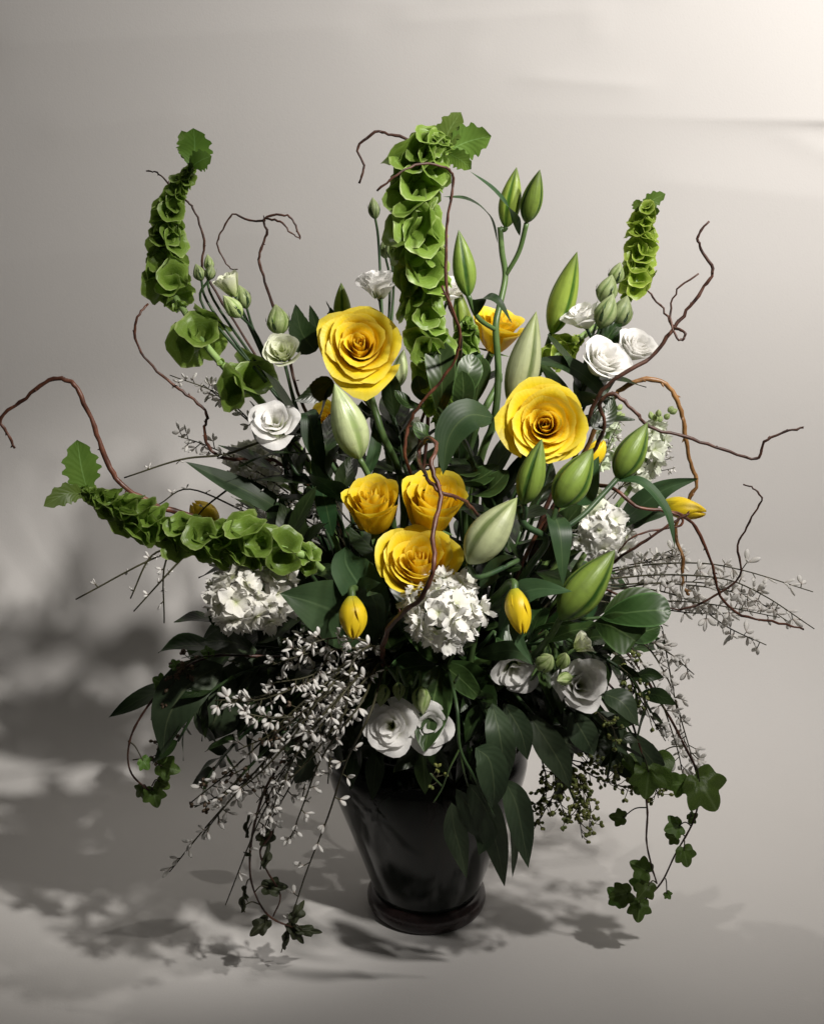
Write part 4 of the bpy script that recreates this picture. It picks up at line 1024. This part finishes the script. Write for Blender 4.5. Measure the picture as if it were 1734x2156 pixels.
eucalyptus('eucalyptus branch with long leaves hanging in front of the vase', [(930, 1400, -.12), (960, 1480, -.18), (968, 1575, -.19), (1000, 1640, -.19), (1040, 1720, -.18)],
    [([(1000, 1575, -.185), (1030, 1600, -.19), (1040, 1660, -.19), (1037, 1702, -.185)], 34, CF), ([(985, 1650, -.18), (1020, 1700, -.175), (1045, 1780, -.165), (1062, 1866, -.155)], 34, (-.2, -.9, .2)),
     ([(950, 1690, -.175), (955, 1740, -.17), (968, 1790, -.165), (982, 1850, -.16)], 26, (.2, -.9, .2)), ([(960, 1660, -.175), (1000, 1720, -.17), (1020, 1760, -.165), (1008, 1800, -.165)], 32, (-.3, -.9, .2)),
     ([(1060, 1640, -.15), (1085, 1690, -.145), (1100, 1760, -.14), (1112, 1828, -.135)], 32, (.3, -.9, .2)), ([(1075, 1720, -.13), (1082, 1790, -.125), (1078, 1850, -.12)], 10, (.5, -.8, .2)),
     ([(1035, 1480, -.15), (1050, 1540, -.17), (1060, 1600, -.17), (1070, 1640, -.165)], 30, CF)],
    extra=[[(968, 1575, -.19), (945, 1620, -.19), (930, 1660, -.185), (912, 1690, -.185)], [(968, 1575, -.19), (975, 1620, -.19), (985, 1655, -.18)], [(930, 1655, -.185), (915, 1640, -.19), (905, 1628, -.19)]],
    seeds=[[(925, 1650, -.187), (915, 1638, -.19), (908, 1628, -.19)]], nper=4)
eucalyptus('eucalyptus branch with a cloud of green seeds beside the vase', [(1020, 1400, -.08), (1100, 1480, -.13), (1160, 1560, -.14), (1190, 1640, -.14), (1210, 1690, -.13)],
    [([(1110, 1500, -.14), (1150, 1560, -.15), (1180, 1610, -.155), (1200, 1660, -.155)], 32, CF), ([(1060, 1480, -.13), (1095, 1540, -.15), (1110, 1600, -.15)], 26, CF), ([(1130, 1540, -.12), (1180, 1560, -.12), (1240, 1580, -.11)], 30, UP)],
    seeds=[[(1150, 1590, -.12), (1170, 1650, -.12), (1150, 1700, -.12), (1125, 1740, -.12)], [(1160, 1600, -.13), (1200, 1660, -.13), (1215, 1700, -.13), (1225, 1765, -.125)], [(1170, 1600, -.12), (1220, 1640, -.12), (1240, 1690, -.12), (1240, 1745, -.12)],
           [(1180, 1590, -.12), (1240, 1630, -.11), (1290, 1650, -.11), (1330, 1660, -.11)], [(1160, 1590, -.13), (1190, 1640, -.135), (1180, 1690, -.135), (1195, 1720, -.13)], [(1200, 1600, -.11), (1250, 1610, -.11), (1300, 1620, -.11)],
           [(1150, 1600, -.13), (1210, 1630, -.13), (1230, 1670, -.13)], [(1140, 1600, -.12), (1150, 1650, -.12), (1130, 1700, -.12)]], nper=24)
eucalyptus('eucalyptus branch with few seeds behind the large ivy leaf', [(1050, 1380, -.06), (1180, 1420, -.11), (1280, 1480, -.12), (1340, 1560, -.11)],
    [([(1250, 1500, -.12), (1290, 1540, -.13), (1320, 1590, -.13)], 32, UP), ([(1270, 1460, -.13), (1310, 1480, -.14), (1345, 1530, -.14)], 30, UP), ([(1320, 1540, -.11), (1370, 1600, -.11), (1400, 1640, -.10)], 24, CF), ([(1200, 1500, -.14), (1230, 1550, -.15), (1250, 1590, -.15)], 30, CF)],
    seeds=[[(1350, 1580, -.10), (1375, 1640, -.10), (1385, 1680, -.10)], [(1300, 1400, -.12), (1340, 1440, -.12), (1370, 1520, -.12)], [(1280, 1370, -.10), (1330, 1400, -.10), (1360, 1450, -.1)], [(1230, 1480, -.15), (1280, 1520, -.15), (1300, 1560, -.15)]], nper=12)
eucalyptus('eucalyptus branch with brown seeds hanging inside the ivy loop', [(760, 1380, -.08), (560, 1390, -.10), (440, 1420, -.11), (380, 1480, -.11), (340, 1560, -.11)],
    [([(470, 1400, -.12), (400, 1440, -.14), (355, 1510, -.15), (342, 1590, -.15)], 50, (-.1, -.9, .4)), ([(560, 1390, -.11), (500, 1450, -.13), (450, 1520, -.14), (440, 1560, -.13)], 56, (.1, -.9, .4)), ([(540, 1370, -.11), (480, 1350, -.13), (425, 1352, -.13)], 36, UP), ([(600, 1420, -.12), (560, 1480, -.14), (520, 1560, -.14)], 40, CF)],
    seeds=[[(420, 1400, -.13), (380, 1420, -.14), (350, 1460, -.14)], [(400, 1430, -.13), (360, 1470, -.14), (340, 1520, -.14)], [(380, 1470, -.13), (350, 1540, -.13), (330, 1600, -.12)], [(450, 1380, -.13), (400, 1390, -.14), (385, 1420, -.14)]], nper=11, m=M_SEEDB)
eucalyptus('thin eucalyptus twig with seeds below the broom blossoms', [(740, 1420, -.12), (600, 1540, -.19), (520, 1620, -.19), (470, 1680, -.185)], [([(600, 1560, -.19), (640, 1610, -.19), (620, 1650, -.185)], 30, CF)],
    seeds=[[(560, 1590, -.19), (490, 1630, -.19), (420, 1650, -.19)], [(540, 1600, -.19), (470, 1670, -.19), (410, 1700, -.185)], [(640, 1560, -.19), (580, 1640, -.19), (540, 1690, -.185)], [(660, 1470, -.2), (600, 1520, -.2), (560, 1570, -.2)]], nper=12, m=M_SEEDB)

# ------------------------------------------------------------------ ivy
FR = (0, -.95, .2)
ivy('ivy vine looping down beside the brown eucalyptus seeds', [[(700, 1400, -.08), (500, 1380, -.11), (420, 1390, -.13), (350, 1440, -.14), (290, 1520, -.14), (270, 1580, -.14), (278, 1630, -.135), (318, 1668, -.13)]],
    [((318, 1668, -.13), (322, 1662, -.13), 34, (.1, -.9, .3), -80), ((310, 1660, -.13), (300, 1660, -.125), 24, (-.5, -.8, .2), -130), ((320, 1655, -.13), (335, 1645, -.13), 26, (.5, -.8, .2), -40), ((280, 1600, -.14), (338, 1612, -.14), 36, (.1, -.9, .3), -20),
     ((350, 1440, -.14), (345, 1440, -.14), 26, (-.3, -.9, .3), 160), ((270, 1560, -.14), (300, 1600, -.145), 24, (.6, -.7, .2), -60), ((440, 1385, -.13), (440, 1380, -.13), 22, (0, -.8, .6), 100), ((385, 1410, -.14), (372, 1405, -.14), 18, (0, -.8, .6), 120), ((330, 1460, -.14), (340, 1475, -.14), 20, (.4, -.8, .4), 60)], dark=False)
ivy('dry dark ivy vine trailing to the table under the broom', [[(760, 1430, -.10), (640, 1540, -.16), (570, 1640, -.165), (545, 1700, -.16), (528, 1780, -.15), (528, 1850, -.14), (548, 1905, -.13), (575, 1935, -.125), (615, 1952, -.12)], [(560, 1680, -.165), (572, 1750, -.155), (548, 1790, -.15), (560, 1830, -.14), (590, 1885, -.13), (575, 1930, -.125)]],
    [((540, 1770, -.15), (552, 1768, -.15), 34, (.5, -.6, .5), 38), ((545, 1720, -.15), (520, 1755, -.15), 30, (-.8, -.5, .2), 118), ((548, 1830, -.14), (556, 1818, -.145), 34, (.7, -.6, .3), 45), ((535, 1880, -.135), (560, 1868, -.135), 34, (.1, -.7, .6), 0), ((528, 1850, -.14), (515, 1872, -.14), 24, (-.6, -.7, .2), -60),
     ((548, 1905, -.13), (512, 1912, -.13), 30, (-.7, -.6, .4), 120), ((570, 1932, -.125), (560, 1940, -.125), 32, (.0, -.8, .6), 230), ((600, 1950, -.12), (612, 1950, -.12), 38, (.3, -.9, .3), -60), ((615, 1952, -.12), (632, 1958, -.12), 34, (.1, -.7, .6), -10), ((610, 1950, -.12), (618, 1932, -.12), 30, (.5, -.8, .2), 40), ((528, 1790, -.15), (526, 1800, -.15), 14, (-.4, -.8, .3), 170), ((600, 1945, -.12), (606, 1966, -.12), 30, (-.6, -.7, .3), -100)], dark=True)
ivy('ivy vine hanging in a long curve with lit leaves', [[(1150, 1330, -.04), (1300, 1360, -.08), (1390, 1480, -.09), (1440, 1570, -.09), (1470, 1640, -.095), (1462, 1720, -.095), (1420, 1800, -.09), (1390, 1860, -.085), (1345, 1905, -.08)]],
    [((1440, 1570, -.09), (1378, 1590, -.10), 62, (-.1, -.85, .5), -110), ((1462, 1610, -.095), (1468, 1640, -.10), 58, (.25, -.9, .3), -62), ((1468, 1650, -.095), (1440, 1650, -.1), 36, (-.1, -.9, .3), 190), ((1455, 1740, -.095), (1430, 1738, -.10), 34, (.4, -.6, .6), 205), ((1440, 1770, -.09), (1438, 1788, -.095), 34, (.2, -.9, .3), -80),
     ((1440, 1760, -.095), (1425, 1765, -.10), 24, (-.5, -.8, .3), 170), ((1455, 1720, -.095), (1450, 1725, -.09), 20, (.3, -.9, .2), 20), ((1400, 1850, -.085), (1402, 1880, -.08), 14, (.1, -.9, .3), -60), ((1345, 1905, -.08), (1322, 1880, -.085), 36, (-.2, -.9, .4), 200), ((1350, 1900, -.08), (1345, 1900, -.085), 36, (.1, -.9, .3), -95), ((1355, 1890, -.08), (1350, 1868, -.085), 32, (.1, -.8, .5), 100), ((1345, 1905, -.08), (1310, 1895, -.08), 34, (-.4, -.8, .4), 150)])
ivy('ivy vine with one small leaf halfway, ending in a leaf cluster', [[(1150, 1360, -.05), (1290, 1450, -.10), (1345, 1570, -.11), (1355, 1650, -.11), (1362, 1710, -.105), (1360, 1770, -.10), (1370, 1820, -.095), (1382, 1860, -.09)]],
    [((1360, 1700, -.105), (1312, 1722, -.10), 26, (.1, -.9, .3), 175), ((1375, 1840, -.09), (1362, 1835, -.095), 34, (-.1, -.8, .5), 150), ((1382, 1860, -.09), (1365, 1862, -.095), 34, (.2, -.9, .3), 230), ((1345, 1580, -.11), (1365, 1620, -.115), 44, (.0, -.95, .3), -95)])

# ------------------------------------------------------------------ leafy sprays that fill the bouquet
def rounded(label, path, leaves, m=M_SALAL):
    main = to_vase(list(reversed(PP(path))))
    t = thing('rounded_leaf_spray', label, 'foliage', main[-1], 'sprays of rounded leaves')
    stem_part(t, main, .0014, .0022, M_STEM)
    for lp, wd, nrm in leaves: leaf_part(t, PP(lp), pw(wd, P(*lp[0])), m, prof='obovate', fold=.16, normal=nrm, nu=6, nv=14)
rounded('spray of broad rounded leaves below the olive lily bud', [(1100, 1350, -.08), (1200, 1310, -.15), (1270, 1300, -.16)],
        [([(1262, 1300, -.165), (1320, 1290, -.18), (1380, 1285, -.185), (1412, 1290, -.185)], 38, (.1, -.75, .65)), ([(1250, 1310, -.16), (1290, 1320, -.18), (1330, 1345, -.19), (1338, 1352, -.19)], 42, (0, -.9, .4)),
         ([(1270, 1290, -.15), (1330, 1265, -.15), (1400, 1265, -.15)], 30, (0, -.6, .8)), ([(1280, 1310, -.15), (1340, 1330, -.15), (1390, 1320, -.15)], 34, (0, -.6, .8))])
rounded('spray of pale edged rounded leaves in the middle under the tallest spike', [(920, 1060, -.02), (945, 940, -.02), (960, 820, -.02), (955, 740, -.02)],
        [([(925, 880, -.06), (930, 810, -.07), (925, 745, -.06), (922, 735, -.06)], 32, (0, -.9, .3)), ([(960, 860, -.05), (985, 790, -.05), (995, 745, -.04)], 28, (.2, -.9, .3)), ([(965, 880, -.06), (975, 830, -.075), (972, 780, -.08)], 24, (.1, -.9, .3)), ([(1000, 850, -.02), (1010, 790, -.02), (1012, 750, -.02)], 22, (.2, -.9, .3)),
         ([(900, 850, -.04), (885, 820, -.05), (878, 790, -.05)], 18, (-.2, -.9, .3)), ([(900, 860, -.04), (860, 850, -.05), (830, 822, -.05)], 16, UP), ([(930, 930, -.04), (900, 920, -.06), (870, 890, -.06)], 22, UP), ([(950, 980, -.05), (990, 990, -.07), (1010, 960, -.07)], 24, UP), ([(950, 1000, -.05), (1000, 1010, -.08), (1050, 980, -.08)], 26, UP), ([(990, 1040, -.07), (1030, 1030, -.09), (1070, 990, -.09)], 26, UP)])
for pth, n_, lab in (([(700, 1390, -.10), (560, 1400, -.13), (440, 1460, -.14), (375, 1560, -.14)], 20, 'spray of small dark leaves drooping inside the ivy loop'),
                     ([(720, 1400, -.10), (600, 1470, -.15), (500, 1560, -.16), (450, 1620, -.15)], 20, 'spray of small dark leaves drooping behind the cascading broom'),
                     ([(760, 1400, -.09), (700, 1500, -.14), (660, 1580, -.14)], 16, 'spray of small dark leaves between the cascading broom and the vase'),
                     ([(1060, 1390, -.08), (1180, 1450, -.13), (1270, 1530, -.13), (1310, 1590, -.12)], 20, 'spray of small dark leaves below the crumpled white lisianthus'),
                     ([(960, 1400, -.09), (1010, 1480, -.14), (1050, 1560, -.14)], 16, 'spray of small dark leaves beside the pair of hanging lisianthus'),
                     ([(1100, 1320, -.06), (1220, 1360, -.10), (1320, 1420, -.11), (1370, 1500, -.10)], 18, 'spray of small dark leaves under the rounded glossy leaves')):
    leaf_spray(lab, pth, n_, .030, .0070, M_LEAF, prof='lance', group='sprays of small dark leaves', droop=True, start=.15)
base_fill = 'spray of dark glossy leaves filling the heart of the bouquet'
fills = []
for i in range(40):
    az = 2 * PI * i / 40 * 3 + random.uniform(-.1, .1); el = random.choice((.05, .35, .7, 1.0, 1.15)) + random.uniform(-.1, .1)
    front = max(0, -math.sin(az))
    if front > .5 and el < .55: el += .5
    L = (.215 - .06 * front) * random.uniform(.8, 1.1) * (1.0 if abs(math.cos(az)) > .4 else .95)
    a = V((.05 * math.cos(az), .05 * math.sin(az), .20)); b = V((L * math.cos(az) * math.cos(el), L * math.sin(az) * math.cos(el), .22 + L * 1.1 * math.sin(el)))
    fills.append([a, a.lerp(b, .5) + V((0, 0, .035)), b])
for q in fills:
    leaf_spray(base_fill, q, 9, random.uniform(.055, .075), random.uniform(.011, .017), M_LEAF if random.random() < .7 else M_SALAL, prof=random.choice(('obovate', 'oval', 'lance')), group='dark leaf sprays inside the bouquet')
skirt = 'drooping spray of dark leaves hiding the vase rim'
for i in range(11):
    az = PI + PI * (i + .5) / 11 + random.uniform(-.08, .08)
    fr = abs(math.cos(az)) < .55
    c, s = math.cos(az), math.sin(az)
    q = [V((.06 * c, .06 * s, .225)), V((.10 * c, .095 * s, .262)), V((.135 * c, .120 * s, .262)), V((.165 * c, .135 * s, .245))]
    if fr: q = [V((.06 * c, .06 * s, .225)), V((.085 * c, .085 * s, .25)), V((.11 * c, .105 * s, .245)), V((.13 * c, .115 * s, .225))]
    leaf_spray(skirt, q, 11, .036, .0095, M_LEAF, prof='lance', group='leaf sprays over the vase rim', droop=True)
for i, (pth, lab) in enumerate((([(700, 1150, -.03), (620, 1040, -.02), (590, 950, -.01)], 'dark spray of pointed leaves below the hollow white lisianthus'),
                   ([(760, 1120, -.05), (690, 1000, -.05), (640, 900, -.04)], 'dark spray of pointed leaves beside the cream lily bud'),
                   ([(1060, 1150, -.06), (1040, 1060, -.07), (1010, 1000, -.07)], 'dark spray of pointed leaves between the packed roses and lily buds'),
                   ([(860, 1080, .0), (850, 980, .0), (830, 880, .01)], 'dark spray of pointed leaves rising behind the packed roses'),
                   ([(1150, 1000, .0), (1200, 880, .0), (1240, 800, .0)], 'dark spray of pointed leaves between the open rose and leaning lisianthus'),
                   ([(680, 1250, -.10), (620, 1180, -.12), (590, 1140, -.12)], 'dark spray of pointed leaves at the foot of the arching bells'))):
    leaf_spray(lab, pth, 9, .075, .013, M_LEAF, prof='lance', group='sprays of pointed leaves')
